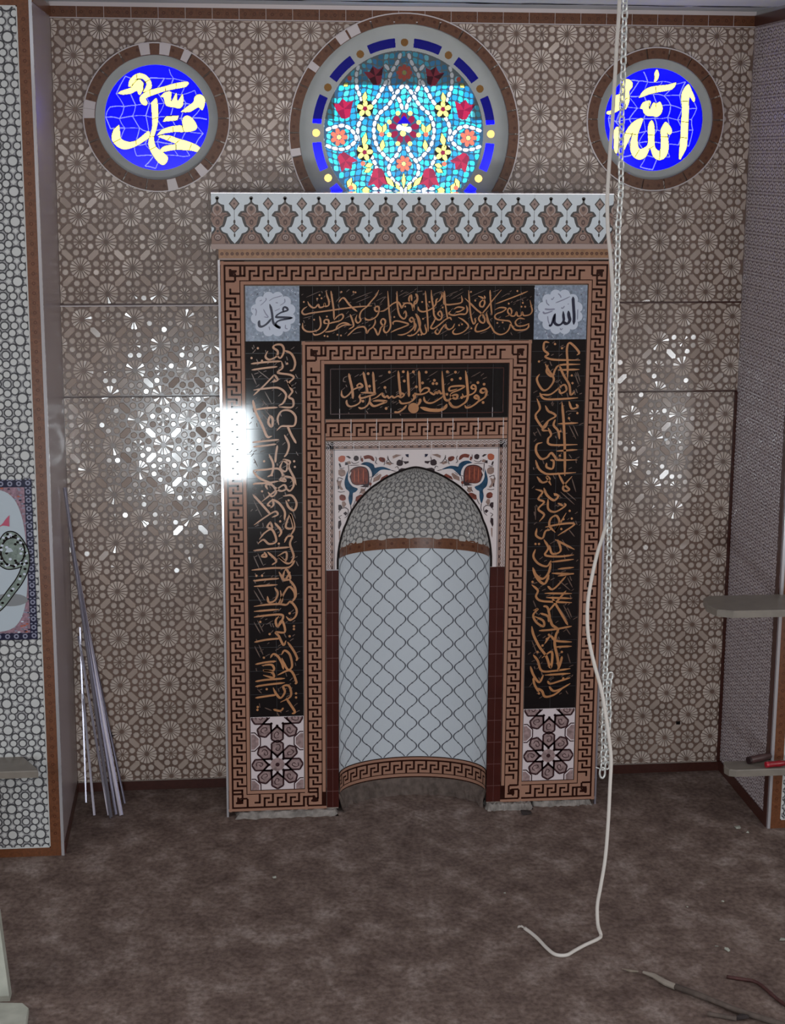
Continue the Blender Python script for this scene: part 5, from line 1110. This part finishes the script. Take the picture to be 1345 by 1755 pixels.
lying('reinforcing_bar', [(1245,1674),(1270,1678),(1293,1682),(1310,1693),(1330,1711),(1360,1732)], .008, rust, 'thin rusty bent bar on the floor above the wooden rod', 'metal bar')
lying('wooden_stake', [(1212,1737),(1240,1742),(1262,1746)], .010, wood, 'short dark wooden stub on the floor below the wooden rod', 'stick')
b_ = MB(); g0 = G(1270, 1747, 0); rr = random.Random(9)
vs = [(g0[0] + rr.uniform(-.035, .035), g0[1] + rr.uniform(-.02, .02), rr.uniform(0, .03)) for _ in range(14)]
import bmesh as _b
def hull(name, vs, m, label, cat, grp=None):
    bm = _b.new(); [bm.verts.new(v) for v in vs]; r_ = _b.ops.convex_hull(bm, input=bm.verts)
    _b.ops.delete(bm, geom=[g for g in r_['geom_interior'] if isinstance(g, _b.types.BMVert)], context='VERTS')
    me = bpy.data.meshes.new(name); bm.to_mesh(me); bm.free(); me.materials.append(m); o = bpy.data.objects.new(name, me); C.objects.link(o); return tag(o, label, cat, grp)
hull('clod', vs, M('dark_clod', (46, 38, 38), .9), 'dark lump of dirt on the floor at the lower right edge', 'dirt lump')
g0 = G(900, 1394, 0); hull('clod', [(g0[0] + rr.uniform(-.035, .035), g0[1] + rr.uniform(-.03, .03), rr.uniform(0, .022)) for _ in range(14)], M('dark_clod', (46, 38, 38), .9), 'dark clod of dirt on the floor by the niche right foot', 'dirt lump')
for i, (x, y, s) in enumerate(((1228,1623,.010),(1246,1629,.014),(1340,1612,.018),(1264,1420,.016),(1280,1427,.010),(1178,1555,.008),(1238,1545,.008),(864,1531,.007),(470,1505,.012),(718,1345,.010),(690,1352,.007),(840,1368,.02),(812,1356,.016),(640,1352,.008))):
    g0 = G(x, y, 0); lab = ['small pale stone chip on the floor above the rusty bar','pale stone chip just right of the smallest chip above the rusty bar','pale stone at the right edge of the floor','pale plaster crumb on the floor near the right pier foot','smaller plaster crumb beside the one at the right pier foot','tiny pale crumb in the middle of the right floor','tiny crumb right of the middle floor crumb','tiny white crumb on the floor left of the cord end','pale stone chip on the left half of the floor','white crumb at the back of the arched recess','smaller white crumb inside the arched recess, left of the bigger one','grey mortar lump at the right foot of the recess','grey mortar lump just inside the right side of the recess','tiny crumb inside the left half of the recess'][i]
    hull('stone_chip', [(g0[0] + rr.uniform(-s, s), g0[1] + rr.uniform(-s, s), rr.uniform(0, s * .8)) for _ in range(12)], mortar if i in (11, 12) else concrete, lab, 'stone chip', 'stone and mortar crumbs on the floor')
# pale slab end and its mortar foot at the lower left edge
q0, q1 = G(17, 1716, 0), G(-60, 1706, 0); b_ = MB(); top0 = P(-3, 1570, q0[1] + .02)
v = [(q0[0], q0[1], 0), (q1[0] - .3, q0[1], 0), (top0[0] - .4, q0[1] + .02, top0[2]), (top0[0], q0[1] + .02, top0[2])]
v += [(x, y + .07, z) for x, y, z in v]; b_.add(v, [(0, 1, 2, 3), (7, 6, 5, 4), (0, 3, 7, 4), (2, 1, 5, 6), (3, 2, 6, 7), (1, 0, 4, 5)], concrete)
tag(b_.build('stone_slab'), 'pale upright stone slab end cut off by the lower left edge', 'slab')
q = [G(50, 1722, .03), G(40, 1714, .03), G(-60, 1712, .03), G(-60, 1800, .03), G(56, 1790, .03), G(46, 1752, .03)]
slab('mortar_slab', [(p[0], p[1] - .02) for p in q], 0, .03, concrete, 'low pale mortar slab on the floor in front of the upright stone slab', 'slab')
